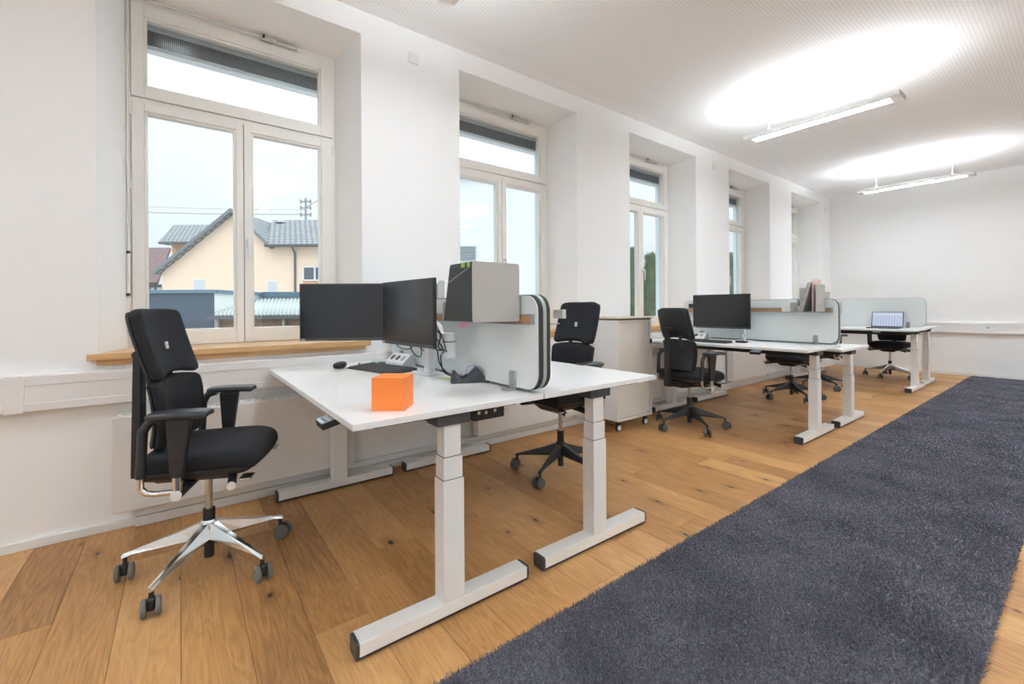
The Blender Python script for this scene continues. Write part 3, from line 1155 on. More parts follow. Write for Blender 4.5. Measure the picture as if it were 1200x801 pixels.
tag(MB().prism([(0, 0), (.085, .003), (.100, .030), (.015, .027)], 'y', -.0005, 0).build('sticky_note', PINK),
    'pink sticky note stuck under the grey holder on the divider rail', 'note')
bpy.data.objects['sticky_note'].location = (1.105, 1.178, 1.056)
bpy.data.objects['sticky_note'].rotation_euler = (0, 0, 0)

make_holder(1.385, 1.600, 4.635, 4.862, 1.102, .255, 'grey metal holder standing on the middle divider rail')
# second holder behind on the far side of the middle divider
make_holder(1.40, 1.545, 4.955, 5.17, 1.05, .245, 'grey metal holder hooked on the far side of the middle divider')
# leaning magazines on the middle rail
for k in range(4):
    tag(MB().box(-.004, .004, -.105, .105, 0, .285).build('magazine', mat('magazine_cover_%d' % k, [(.55, .50, .48), (.42, .42, .44), (.72, .62, .60), (.36, .36, .40)][k], .5, var=.5, scale=30)),
        ['brown grey magazine, leftmost of the leaning row on the middle rail', 'dark grey magazine, second in the leaning row on the middle rail',
         'pinkish magazine, third in the leaning row on the middle rail', 'grey magazine leaning closest against the holder on the middle rail'][k], 'magazine', 'magazines leaning on the middle rail')
    m_ = [o for o in COL.objects if o.name.startswith('magazine') and 'holder' not in o.name][-1]
    m_.location = (1.445 + k * .012, 4.765, 1.103)
    m_.rotation_euler = (0, R(17 - k * .8), 0)
tag(MB().box(-.003, .003, -.10, .10, 0, .30).build('paper_stack', mat('pink_paper', (.80, .62, .58), .7, var=.2)),
    'pinkish paper sticking up from the middle grey holder', 'paper')
bpy.data.objects['paper_stack'].location = (1.565, 4.755, 1.106)
cu = empty('pencil_cup', (1.40, 4.835, 1.102))
tag(cu, 'small white cup with pens left of the leaning magazines', 'cup')
MB().lathe([(.026, 0), (.030, .055), (.027, .055), (.024, .004)], 16).build('cup_body', WHITE, cu, smooth=True)
for k, (dx, dy, c_) in enumerate(((-.01, 0, BLACK), (.008, .006, mat('red_pen', (.4, .03, .03), .4)), (.0, -.01, DARKG))):
    MB().tube([(dx * .4, dy * .4, .006), (dx * 2.2, dy * 2.2, .115)], .0035, 6).build('pen', c_, cu)
MB().lathe([(.003, 0), (.0215, .006), (.03, .012), (.03, .1), (.02, .12)], 14).build('clip_tin', DARKG)
o_ = bpy.data.objects['clip_tin']
o_.location = (1.335, 4.85, 1.102)
bpy.data.objects.remove(o_)
bx = empty('paper_box', (1.29, 4.838, 1.102))
tag(bx, 'small white box on the middle divider rail', 'box')
MB().box(-.045, .045, -.032, .032, 0, .062).build('box_body', WHITE, bx, bevel=.002)
tag(MB().box(1.338, 1.372, 4.803, 4.872, 1.102, 1.150).build('grey_box', GREYR, bevel=.002), 'small grey box next to the white box on the middle rail', 'box')
lb = empty('lens_case', (1.44, 4.93, 1.195))
bpy.data.objects.remove(lb)
# D2 side boxes seen behind the second monitor
tag(MB().prism(rrect(.40, .09, .010, cx=.60, cy=1.172 - .032), 'y', 1.285, 1.34).build('storage_tray', mat('pale_grey_tray', (.50, .54, .56), .5)),
    'pale grey storage tray standing on the rear rail behind the monitors', 'tray')
make_holder(.42, .672, 1.285, 1.33, 1.187, .145, 'thin grey holder standing up behind the right monitor')
# hook on D2 side at the divider end
hk = MB().box(1.66, 1.72, 1.349, 1.372, 1.11, 1.150)
hk.build('rail_hook', mat('light_grey_plastic', (.62, .62, .61), .5), bevel=.003)
tag(bpy.data.objects['rail_hook'], 'light grey hook end sticking out behind the divider', 'hook')


tag(MB().box(1.655, 1.705, 4.9395, 4.962, 1.08, 1.19).build('rail_hook', MATS['light_grey_plastic'], bevel=.003), 'light grey hook behind the right end of the middle divider', 'hook')


# ------------------------------------------------------------------ monitors
def make_monitor(px, py, ang, zb, label, w_=.545, h_=.335, tilt=0.0, stand=None):
    """ang: direction the screen faces (deg, 0 = +X). origin at bottom centre"""
    m = empty('monitor', (px, py, zb), R(ang) + PI / 2)   # local -y is the viewing side
    m.rotation_euler = (R(tilt), 0, R(ang) + PI / 2)
    tag(m, label, 'monitor', 'black flat monitors')
    s = MB().box(-w_ / 2, w_ / 2, -.004, .012, 0, h_)
    s.build('casing', BLACK, m, bevel=.002)
    MB().box(-w_ / 2 + .007, w_ / 2 - .007, -.0052, -.0042, .018, h_ - .007).build('screen', SCREEN, m)
    MB().box(-w_ / 2 + .001, w_ / 2 - .001, -.0065, -.0042, .002, .0165).build('chin', DARKG, m, bevel=.0005)
    MB().box(-w_ / 2 + .007, -w_ / 2 + .032, -.0074, -.0066, .005, .012).build('badge', SILVERP, m)
    b = MB().hexa([(-.16, .012, .07), (.16, .012, .07), (.16, .012, .27), (-.16, .012, .27)], [(-.13, .038, .09), (.13, .038, .09), (.13, .038, .25), (-.13, .038, .25)])
    b.build('rear_housing', BLACK, m, bevel=.004)
    return m


# D1: two monitors in a V
def fromto(a, b):
    d = Vector((b[0] - a[0], b[1] - a[1]))
    return (a[0] + b[0]) / 2, (a[1] + b[1]) / 2, math.degrees(math.atan2(-d.x, d.y)) + 180, d.length


cx_, cy_, an, _ = fromto((.334, .563), (.640, 1.005))
# facing direction must look toward the camera side
m1 = make_monitor(cx_, cy_, math.degrees(math.atan2(-(.640 - .334), (1.005 - .563))), .972, 'left monitor of the angled pair on the nearest desk', tilt=0)
m2 = make_monitor(1.010, .927, math.degrees(math.atan2(-(1.288 - .73), (.948 - .905))), .968, 'right monitor of the angled pair, overlapping its neighbour', tilt=0)

ARM = mat('monitor_arm_white', (.78, .79, .80), .4, var=.01)
am = empty('twin_monitor_mount', (.865, 1.125, .79))
tag(am, 'white double monitor arm with pole clamped behind the angled monitors', 'monitor mount')


def cyl(m, x, y, z0, z1, r_, n=18):
    return m.tube([(x, y, z0), (x, y, z1)], r_, n)


MB().prism(rrect(.20, .12, .02, cx=0, cy=-.01), 'z', .0005, .010).build('base_plate', ARM, am, bevel=.003)
cyl(MB(), 0, 0, .0105, .20, .030).build('pole', ARM, am, smooth=True)
jx, jy = .265, -.02
j = MB()
cyl(j, jx, jy, .115, .195, .036)
cyl(j, jx, jy, .200, .240, .033)
j.build('arm_joint', ARM, am, smooth=True)
MB().box(jx - .0, jx + .001, jy, jy + .001, .195, .1995).build('joint_ring', BLACK, am)
cyl(MB(), jx, jy, .1955, .1995, .0345).build('joint_ring', BLACK, am, smooth=True)
MB().tube([(0, 0, .175), (.12, -.01, .175), (jx - .03, jy, .175)], [.026, .022, .024], 14).build('lower_arm', ARM, am, smooth=True)
MB().tube([(jx - .02, jy, .222), (jx - .07, jy - .01, .226), (jx - .085, jy - .01, .27), (jx - .11, jy - .02, .290), (jx - .20, jy - .09, .290)], [.020, .020, .018, .017, .017], 12).build('upper_arm', ARM, am, smooth=True)
MB().tube([(1.02 - .865, .972 - 1.125, .345), (1.02 - .865, 1.0 - 1.125, .345), (jx - .17, jy - .07, .29)], [.03, .022, .018], 12).build('mount_head', DARKG, am, smooth=True)
MB().tube([(0, 0, .185), (-.13, .0, .22), (-.27, -.16, .30), (-.372, -.281, .325)], [.026, .02, .018, .024], 12).build('rear_arm', ARM, am, smooth=True)


def hang(name, pts, r_, parent_label):
    # smooth curve through points (Catmull-Rom)
    P = [Vector(p) for p in pts]
    P = [P[0]] + P + [P[-1]]
    out = []
    for i in range(1, len(P) - 2):
        for k in range(7):
            t = k / 7
            a, b, c, d = P[i - 1], P[i], P[i + 1], P[i + 2]
            out.append(.5 * ((2 * b) + (-a + c) * t + (2 * a - 5 * b + 4 * c - d) * t * t + (-a + 3 * b - 3 * c + d) * t ** 3))
    out.append(P[-2])
    o = MB().tube(out, r_, 7).build(name, BLACK, smooth=True)
    tag(o, parent_label, 'cable', 'black cables behind the monitors')
    return o


hang('monitor_cable', [(.66, .985, 1.02), (.70, 1.01, .94), (.76, 1.05, .925), (.80, 1.08, .955), (.82, 1.12, .90), (.815, 1.14, .80)], .003, 'thin black cable drooping above the white socket block')
hang('monitor_cable', [(.93, .96, 1.02), (.95, .985, .93), (1.00, 1.00, .905), (1.05, .99, .93), (1.07, .97, 1.0)], .003, 'black cable hanging in a U under the right monitor')
hang('monitor_cable', [(1.08, 1.0, 1.08), (1.14, 1.05, 1.03), (1.10, 1.06, .96), (1.18, 1.05, .95), (1.13, 1.07, .93), (1.07, 1.09, .90), (1.05, 1.12, .82), (1.12, 1.16, .797), (1.23, 1.185, .796)], .004, 'tangled black cable running down to the desk beside the arm joint')
hang('monitor_cable', [(1.09, .99, 1.10), (1.15, 1.03, 1.0), (1.19, 1.04, .955), (1.10, 1.05, .945), (1.05, 1.08, .94), (1.045, 1.10, .86), (1.08, 1.14, .80)], .0035, 'black cable looped beside the arm joint, left of its twin')
hang('monitor_cable', [(1.10, 1.05, 1.07), (1.15, 1.06, 1.01), (1.20, 1.05, .95), (1.20, 1.055, .945)], .003, 'short black cable in front of the white arm joint')


# ------------------------------------------------------------------ desk things on D1
cube = MB().box(-.06, .06, -.06, .06, 0, .118).build('orange_cube', ORANGE, bevel=.001)
tag(cube, 'plain bright orange cube standing on the nearest desk', 'cube')
cube.location = (1.555, .635, .7901)
cube.rotation_euler = (0, 0, R(50))


def make_keyboard(x, y, z, rz, label, L=.44, Wd=.135):
    k = empty('keyboard', (x, y, z), R(rz))
    tag(k, label, 'keyboard', 'black keyboards')
    MB().hexa([(-L / 2, -Wd / 2, 0), (L / 2, -Wd / 2, 0), (L / 2, Wd / 2, 0), (-L / 2, Wd / 2, 0)],
              [(-L / 2, -Wd / 2, .008), (L / 2, -Wd / 2, .008), (L / 2, Wd / 2, .020), (-L / 2, Wd / 2, .020)]).build('body', DARKG, k, bevel=.002)
    keys = MB()
    nx, ny = 21, 6
    for i in range(nx):
        for j in range(ny):
            a = -L / 2 + .008 + i * (L - .016) / nx
            b = -Wd / 2 + .010 + j * (Wd - .018) / ny
            zz = .0085 + .012 * (b + Wd / 2) / Wd
            keys.box(a + .0015, a + (L - .016) / nx - .0015, b + .0015, b + (Wd - .018) / ny - .0015, zz, zz + .0045)
    tag(keys.build('keys', KEYM, k), kind='stuff')
    return k


make_keyboard(.545, .965, .7901, 14, 'black keyboard under the angled monitors behind the orange cube', Wd=.19)


def make_mouse(x, y, z, rz, label):
    m = empty('mouse', (x, y, z), R(rz))
    tag(m, label, 'mouse')

    def warp(a, b, c):
        c2 = c * (1 - .35 * (b / .055) ** 2) if c > 0 else c
        return (a * (1 - .12 * (b / .055)), b, c2)
    MB().cushion((.032, .055, .019), .017, 10, warp, T(0, 0, .0192)).build('body', BLACK, m, smooth=True)
    MB().cushion((.003, .010, .007), .003, 5, None, T(0, .028, .032)).build('scroll_wheel', DARKG, m, smooth=True)
    MB().box(-.004, .004, -.04, -.02, .034, .0355).build('dpi_button', DARKG, m)


make_mouse(.29, .80, .7901, 60, 'black computer mouse on the left end of the nearest desk')
# white socket block
SOCK = mat('socket_white', (.74, .75, .76), .4)


def make_socket_block(x, y, z, rz, label, n=3):
    s = empty('socket_block', (x, y, z), R(rz))
    tag(s, label, 'socket block', 'white desktop socket blocks')
    L = .062 * n + .03
    MB().prism([(-.045, 0), (.045, 0), (.045, .03), (.03, .075), (.015, .078), (-.045, .025)], 'x', -L / 2, L / 2).build('body', SOCK, s, bevel=.003) if False else None
    b = MB().prism([(-.045, 0), (.045, 0), (.045, .03), (.03, .075), (.015, .078), (-.045, .025)], 'x', -L / 2, L / 2)
    b.build('body', SOCK, s, bevel=.003)
    e = MB()
    e.prism([(-.046, -.0), (.046, 0), (.046, .03), (.031, .076), (.015, .079), (-.046, .025)], 'x', L / 2, L / 2 + .006)
    e.build('end_cap', GREYR, s, bevel=.001)
    for k in range(n):
        # wells on the slanted face between (-.045,.025) and (.015,.078)
        M = T(-L / 2 + .045 + k * .062, -.015, .0515, rx=41.5)
        MB().lathe([(.022, 0), (.022, .0015), (.019, .002)], 18, M).build('socket_well', DARKG if k < n - 1 else GREYR, s, smooth=True)
        MB().lathe([(.025, -.001), (.025, .0008)], 18, M).build('socket_rim', WHITE, s, smooth=True)
    return s


make_socket_block(.43, 1.135, .7901, 8, 'white triple socket block behind the keyboard on the nearest desk')
# tape dispenser
td = empty('tape_dispenser', (1.265, 1.150, .7901), R(66))
tag(td, 'black tape dispenser in front of the nearest divider', 'tape dispenser')
prof = [(-.095, 0), (.095, 0), (.085, .012), (.028, .080), (.018, .078), (-.03, .028), (-.055, .028), (-.072, .058), (-.088, .060), (-.095, .008)]
MB().prism(prof, 'y', -.030, -.020).build('body', DARKG, td, bevel=.001)
MB().prism(prof, 'y', .020, .030).build('side_wall', DARKG, td, bevel=.001)
MB().prism([(-.095, 0), (.095, 0), (.085, .012), (-.03, .020), (-.06, .022), (-.088, .055), (-.095, .008)], 'y', -.0198, .0198).build('core_block', BLACK, td, bevel=.001)
MB().lathe([(.018, -.012), (.028, -.012), (.028, .012), (.018, .012)], 20, T(.008, 0, .055, rx=90)).build('tape_roll', mat('clear_tape', (.45, .45, .55), .15, spec=.8), td, smooth=True)
MB().box(-.096, -.090, -.018, .018, .052, .064).build('cutter', STEEL, td)
# sticky note and papers
tag(MB().box(1.06, 1.135, 1.085, 1.140, .7901, .7911).build('sticky_note', YELN), 'pale yellow sticky note lying left of the tape dispenser', 'note')
pn = empty('white_pen', (.235, 1.005, .7901), R(68))
tag(pn, 'white marker lying behind the mouse', 'pen')
MB().tube([(-.06, 0, .0062), (.055, 0, .0062)], .006, 10).build('barrel', WHITE, pn, smooth=True)
MB().tube([(-.075, 0, .0066), (-.0605, 0, .0066)], .0055, 10).build('cap', GREYR, pn, smooth=True)
gl = MB()
gl.lathe([(.035, .0), (.045, .003), (.048, .016), (.044, .016), (.041, .005), (.001, .004)], 20)
go = gl.build('glass_dish', GLASS)
go.location = (.16, 1.09, .7902)
tag(go, 'shallow clear dish at the back left of the nearest desk', 'dish')
tag(MB().box(-.05, .05, -.025, .025, 0, .006).build('small_remote', DARKG, bevel=.002), 'flat dark gadget lying beside the clear dish', 'gadget')
bpy.data.objects['small_remote'].location = (.245, 1.10, .7901)
bpy.data.objects['small_remote'].rotation_euler = (0, 0, R(20))

# ------------------------------------------------------------------ D3 things
m3 = make_monitor(.705, 4.64, -90, .922, 'single monitor on the middle desk in front of the felt divider', w_=.625, h_=.365)
st = empty('monitor_stand', (.88, 4.78, .7901))
tag(st, 'white monitor pole stand behind the single monitor', 'monitor mount')
MB().prism(rrect(.16, .13, .02), 'z', 0, .008).build('base_plate', ARM, st, bevel=.002)
cyl(MB(), 0, 0, .0085, .33, .022).build('pole', ARM, st, smooth=True)
MB().tube([(0, 0, .30), (-.10, -.05, .31), (-.17, -.10, .31)], [.022, .018, .02], 12).build('arm', ARM, st, smooth=True)
make_keyboard(.72, 4.36, .7901, 0, 'black keyboard under the single monitor on the middle desk')
make_socket_block(.46, 4.60, .7901, 0, 'white triple socket block left under the single monitor')
dk = empty('phone_dock', (.985, 4.52, .7901))
tag(dk, 'small black dock with thin cables right of the single monitor', 'dock')
MB().cushion((.05, .035, .010), .009, 8, None, T(0, 0, .0102)).build('base', BLACK, dk, smooth=True)
MB().tube([(0, .01, .018), (-.01, .02, .07), (-.02, .05, .12)], .0025, 6).build('cable', BLACK, dk)
MB().tube([(.01, .01, .018), (.02, .025, .07), (-.01, .05, .13)], .0025, 6).build('cable', BLACK, dk)
# black tablet clipped at the left end of the middle rail
tag(MB().prism(rrect(.10, .05, .006, cx=.25, cy=1.165), 'y', 4.866, 4.877).build('name_plate', BLACK, bevel=.001), 'small black plate on the left end of the middle divider', 'plate')

# ------------------------------------------------------------------ laptop on D5
lp = empty('laptop', (1.315, 8.03, .8301), R(0))
tag(lp, 'open laptop with a lit table on its screen on the far desk', 'laptop')
MB().box(-.18, .18, -.125, .125, 0, .014).build('base', DARKG, lp, bevel=.003)
MB().box(-.155, .155, -.02, .10, .0142, .0155).build('keyboard_deck', BLACK, lp)
Ml = T(0, .125, .012, rx=-14)
lid = MB().box(-.18, .18, 0, .008, 0, .225, Ml).build('lid', DARKG, lp, bevel=.002)
m_, nt, b_ = nodes_of('laptop_screen')
tc = nt.nodes.new('ShaderNodeTexCoord')
sp = nt.nodes.new('ShaderNodeSeparateXYZ')
nt.links.new(tc.outputs['Object'], sp.inputs[0])
fx = math_node(nt, 'FRACT', math_node(nt, 'MULTIPLY', sp.outputs['X'], vb=32))
fz = math_node(nt, 'FRACT', math_node(nt, 'MULTIPLY', sp.outputs['Z'], vb=95))
cells = math_node(nt, 'MULTIPLY', math_node(nt, 'GREATER_THAN', fx, vb=.45), math_node(nt, 'GREATER_THAN', fz, vb=.4))
lowr = math_node(nt, 'LESS_THAN', sp.outputs['Z'], vb=.175)
cells = math_node(nt, 'MULTIPLY', cells, lowr)
mxs = nt.nodes.new('ShaderNodeMix')
mxs.data_type = 'RGBA'
nt.links.new(cells, mxs.inputs['Factor'])
mxs.inputs['A'].default_value = (.62, .70, .88, 1)
mxs.inputs['B'].default_value = (.30, .34, .50, 1)
b_.inputs['Base Color'].default_value = (.02, .02, .02, 1)
nt.links.new(mxs.outputs['Result'], b_.inputs['Emission Color'])
b_.inputs['Emission Strength'].default_value = .36
MB().box(-.170, .170, -.0012, -.0004, .014, .214, Ml).build('screen', m_, lid)


# ================================================================== CABINET
cb = empty('mobile_cabinet', (.50, 3.20, 0))
tag(cb, 'white mobile cabinet with a slatted roller front on four casters', 'cabinet')
CXB, CYB = -.56, .51
c_ = MB()
c_.box(CXB, -.004, 0, .018, .102, 1.035)
c_.box(CXB, -.004, CYB - .018, CYB, .102, 1.035)
c_.box(CXB, -.004, .018, CYB - .018, .102, .120)
c_.box(CXB, -.004, .018, CYB - .018, 1.017, 1.035)
c_.box(CXB, CXB + .01, .018, CYB - .018, .12, 1.017)
c_.build('carcass', CABS, cb, bevel=.001)
fr = MB()
fr.box(-.0038, 0, 0, .022, .102, 1.035)
fr.box(-.0038, 0, CYB - .030, CYB, .102, 1.035)
fr.box(-.0038, 0, .022, CYB - .030, .102, .128)
fr.box(-.0038, 0, .022, CYB - .030, 1.015, 1.035)
fr.build('front_frame', CABM, cb, bevel=.0008)
MB().box(-.026, -.010, .0225, CYB - .0305, .1285, 1.0145).build('roller_door', TAMB, cb)
MB().box(CXB - .012, .016, -.010, CYB + .010, 1.048, 1.064).build('top_cushion', mat('cabinet_top_wood', (.66, .57, .46), .5), cb, bevel=.003)
MB().box(CXB, -.006, .006, CYB - .006, 1.0352, 1.048).build('top_gap', BLACK, cb)
MB().box(0, .010, CYB - .028, CYB - .006, .80, .845).build('lock', BLACK, cb, bevel=.002)
MB().lathe([(.007, 0), (.007, .006)], 12, T(0, CYB - .017, .77, ry=90)).build('lock_cylinder', STEEL, cb)
MB().box(-.009, -.004, CYB - .065, CYB - .035, .128, .133).build('label_tab', BLACK, cb)
for xx in (CXB + .06, -.045):
    for yy in (.055, CYB - .055):
        k = empty('caster', (xx, yy, 0))
        k.parent = cb
        bpy.data.objects.remove(k)
        st_ = MB().box(xx - .02, xx + .02, yy - .014, yy + .014, .062, .101)
        co = st_.build('caster', BLACK, cb, bevel=.002)
        MB().lathe([(.030, -.012), (.034, -.008), (.034, .008), (.030, .012)], 18, T(xx, yy, .0345, ry=90) @ T(0, 0, 0)).build('wheel', BLACK, co, smooth=True)
        MB().lathe([(.024, .0122), (.024, .015), (.018, .017)], 18, T(xx, yy, .0345, ry=90)).build('wheel_cap', WHITE, co, smooth=True)


# ================================================================== CHAIRS
def make_chair(label, base_mat, base_ang, axle=None, arms=True, seatz=.567, plaque=True):
    """faces +y; origin on the floor under the column"""
    c = empty('office_chair')
    tag(c, label, 'chair', 'black fabric swivel chairs')
    S = seatz - .55
    # --- base
    hub = MB().lathe([(.016, .125), (.036, .135), (.040, .165), (.034, .205), (.030, .215)], 20)
    hub.build('base_hub', base_mat, c, smooth=True)
    for k in range(5):
        a = base_ang + 72 * k
        M = T(rz=a)
        leg = MB()
        rings = [(.020, .030, .118, .205), (.12, .022, .112, .170), (.285, .013, .100, .118), (.325, .012, .085, .106)]
        v, f = [], []
        for (x_, hw, zl, zh) in rings:
            v += [(x_, -hw, zl + .25 * (zh - zl)), (x_, -hw * .35, zl), (x_, hw * .35, zl), (x_, hw, zl + .25 * (zh - zl)), (x_, hw * .55, zh), (x_, -hw * .55, zh)]
        for i in range(3):
            for q in range(6):
                f.append((i * 6 + q, i * 6 + (q + 1) % 6, i * 6 + 6 + (q + 1) % 6, i * 6 + 6 + q))
        f += [tuple(range(6)), tuple(range(18, 24))]
        leg.add(v, f, M)
        lo = leg.build('base_leg', base_mat, c, bevel=.0015)
        # caster
        sw = random.uniform(-60, 60) if axle is None else axle - 90 - a + (0, 8, 55, 0, -5)[k]
        Mc = M @ T(x=.315, rz=sw)
        cst = MB().tube([(0, 0, .060), (0, 0, .096)], .0085, 10, Mc)
        cst.cushion((.020, .013, .025), .010, 6, None, Mc @ T(.010, 0, .046))
        co = cst.build('caster', BLACK, c, smooth=True)
        for s in (-1, 1):
            MB().lathe([(.020, -.008), (.031, -.008), (.0345, -.004), (.0345, .005), (.029, .010), (.008, .011)], 20,
                       Mc @ T(.014, s * .022, .0345, rx=-90 * s)).build('wheel', RUBBERG if base_mat is CHROME else RUBBER, co, smooth=True)
    g = MB().tube([(0, 0, .045), (0, 0, .124)], .020, 16)
    g.build('gas_tube', BLACK, c, smooth=True)
    g = MB().tube([(0, 0, .205), (0, 0, .262 if base_mat is CHROME else .29)], .024, 16)
    g.build('column_sleeve', BLACK, c, smooth=True)
    g = MB().tube([(0, 0, .26), (0, 0, .40 + S)], .0145, 14)
    g.build('gas_column', STEEL, c, smooth=True)
    # --- mechanism and seat
    m = MB().hexa([(-.075, -.17, .40 + S), (.075, -.17, .40 + S), (.075, .12, .395 + S), (-.075, .12, .395 + S)],
                  [(-.12, -.22, .455 + S), (.12, -.22, .455 + S), (.14, .19, .465 + S), (-.14, .19, .465 + S)])
    m.build('mechanism', BLACK, c, bevel=.008)

    def shell(x_, y_, z_):
        t = (y_ / .205)
        tap = 1 - .10 * max(0, t) ** 2 - .16 * max(0, -z_ / .028)
        zz = z_ + .010 * (x_ / .23) ** 2
        if z_ < 0:
            zz = z_ * (1.25 - .45 * abs(t) ** 2)
        return (x_ * tap, y_ * (1 - .10 * max(0, -z_ / .028)), zz)
    MB().cushion((.228, .202, .028), .024, 12, shell, T(0, .022, .468 + S)).build('seat_shell', BLACK, c, smooth=True)

    def seat(x_, y_, z_):
        t = y_ / .218
        tap = 1 - .12 * max(0, t) ** 2.2 - .03 * min(0, t) ** 2
        zz = z_
        if z_ > 0:
            zz = z_ + .012 * (1 - (x_ / .24) ** 2) - .010 * max(0, t) ** 3 + .004 * t
        # front edge drops (waterfall)
        zz -= .020 * max(0, t - .55) ** 2 / .2
        yy = y_ * (1 - .07 * (x_ / .24) ** 2 * (1 if t > 0 else .3))
        return (x_ * tap, yy, zz)
    MB().cushion((.240, .218, .036), .030, 16, seat, T(0, .036, .516 + S)).build('seat', FABRIC, c, smooth=True)
    # --- backs (normal side +y)

    def upper(x_, y_, z_):
        t = z_ / .155
        # narrower at the very top
        xx = x_ * (1 - .015 * t - .02 * t * t) * (1 - .10 * max(0, abs(t) - .78) ** 2 / .05)
        yy = y_ + .030 * (x_ / .19) ** 2 - .010 * t + .010 * (1 - t) ** 2 * .5
        zz = z_ + (-.010 * (x_ / .19) ** 4 * t if t > 0 else .026 * (1 - (x_ / .19) ** 2) * (-t))
        return (xx, yy, zz)
    U = T(0, -.196, 1.010, rx=9)
    MB().cushion((.188, .024, .158), .021, 16, upper, U).build('upper_backrest', FABRIC, c, smooth=True)
    MB().cushion((.183, .007, .150), .0065, 10, upper, U @ T(0, -.0275, 0)).build('upper_back_shell', MESHB, c, smooth=True)
    if plaque:
        MB().box(-.0115, .0115, -.003, .0018, -.0155, .0155, U @ T(0, .0345, -.012)).build('silver_emblem', SILVERP, c)
        MB().box(-.007, .007, .0018, .0022, -.0012, .0012, U @ T(0, .0345, -.012)).build('emblem_groove', DARKG, c)

    def lumbar(x_, y_, z_):
        t = z_ / .136
        xx = x_ * (1 + .07 * t - .03 * t * t)
        yy = y_ + .055 * (x_ / .2) ** 2 * (1 - .15 * t) + .020 * (1 - t * t)
        zz = z_ + (.020 * (1 - (x_ / .21) ** 2) if t > .5 else 0)
        return (xx, yy, zz)
    Lm = T(0, -.168, .708 + S * .5, rx=-2)
    MB().cushion((.190, .024, .136), .021, 14, lumbar, Lm).build('lumbar_backrest', FABRIC, c, smooth=True)
    MB().cushion((.184, .006, .126), .0055, 10, lumbar, Lm @ T(0, -.0275, 0)).build('lumbar_shell', MESHB, c, smooth=True)
    # hinges between the two
    for sx in (-.085, .085):
        MB().tube([(sx, -.178, .80), (sx, -.192, .905)], .014, 8).build('back_hinge', BLACK, c, smooth=True)
    sp_ = MB()
    sp_.hexa([(-.030, -.285, .44 + S), (.030, -.285, .44 + S), (.030, -.250, .44 + S), (-.030, -.250, .44 + S)],
             [(-.022, -.278, .98), (.022, -.278, .98), (.022, -.248, .98), (-.022, -.248, .98)])
    sp_.box(-.030, .030, -.285, -.13, .415 + S, .452 + S)
    sp_.tube([(-.045, -.255, .965), (.045, -.255, .965)], .018, 10)
    sp_.build('back_spine', BLACK, c, bevel=.004)
    # --- arms
    if arms:
        for s in (-1, 1):
            am_ = empty('armrest')
            bpy.data.objects.remove(am_)
            x_ = s * .275

            def pad(a, b, q):
                return (a * (1 - .25 * max(0, -b / .125) ** 2), b, q + .004 * (1 - (a / .045) ** 2) - .006 * (b / .125) ** 2)
            P = MB().cushion((.045, .105, .013), .012, 10, pad, T(s * .285, .005, .752))
            po_ = P.build('arm_pad', mat('arm_pad_black', (.030, .033, .038), .32, var=.05), c, smooth=True)
            MB().hexa([(x_ - .013, -.032, .485 + S), (x_ + .013, -.032, .485 + S), (x_ + .013, .012, .485 + S), (x_ - .013, .012, .485 + S)],
                      [(x_ - .016, -.045, .735), (x_ + .016, -.045, .735), (x_ + .016, .040, .735), (x_ - .016, .040, .735)]).build('arm_post', BLACK, po_, bevel=.006)
            MB().tube([(x_, -.060, .740), (x_, -.100, .728), (x_ + s * .004, -.122, .69), (x_ + s * .004, -.130, .495 + S)], [.014, .016, .017, .017], 10).build('rear_post', BLACK, po_, smooth=True)
            MB().tube([(x_ + s * .004, -.130, .50 + S), (x_ + s * .004, -.130, .455 + S), (x_ + s * .002, -.115, .435 + S), (x_, -.09, .428 + S), (x_, -.02, .428 + S)], .0115, 10).build('arm_bracket', CHROME if base_mat is CHROME else STEEL, po_, smooth=True)
            MB().tube([(x_, -.010, .415 + S), (x_, -.010, .488 + S)], .0165, 12).build('post_sleeve', CHROME if base_mat is CHROME else STEEL, po_, smooth=True)
            MB().tube([(s * .10, -.005, .432 + S), (x_ + s * .012, -.010, .418 + S)], .020, 14).build('arm_carrier', BLACK, po_, smooth=True)
            MB().lathe([(.0205, .0), (.0205, .004), (.015, .005)], 18, T(x_ + s * .012, -.010, .418 + S, ry=90 * s)).build('knob_cap', DISKW, po_, smooth=True)
    # levers on both sides under the front
    for s in (-1, 1):
        lv = MB().tube([(s * .11, .135, .445 + S), (s * .235, .165, .418 + S)], .0165, 12).build('adjust_lever', BLACK, c, smooth=True)
        MB().lathe([(.0172, 0), (.0172, .004), (.013, .005)], 16, T(s * .235, .165, .418 + S, ry=90 * s)).build('knob_cap', DISKW, lv, smooth=True)
        MB().box(min(s * .17, s * .24), max(s * .17, s * .24), .19, .235, .436 + S, .444 + S).build('lever_paddle', STEEL, lv, bevel=.003)
    return c


CH1 = make_chair('black swivel chair with chrome base at the nearest desk', CHROME, 0, axle=90 + 38)
CHK = make_chair('black swivel chair with black base tucked behind the second desk', BLACK, 0)


def place(ch, x, y, face, base):
    """face: world heading the seat points to (deg from +Y, clockwise); base: world angle of one leg"""
    ch.location = (x, y, 0)
    ch.rotation_euler = (0, 0, R(-face))
    # base legs turn on their own: rotate leg and caster objects about the column
    da = R(base) - R(-face)
    for o in COL.objects:
        if o.parent == ch and (o.name.startswith('base_leg') or o.name.startswith('caster') or o.name.startswith('base_hub')):
            o.rotation_euler = (0, 0, da)


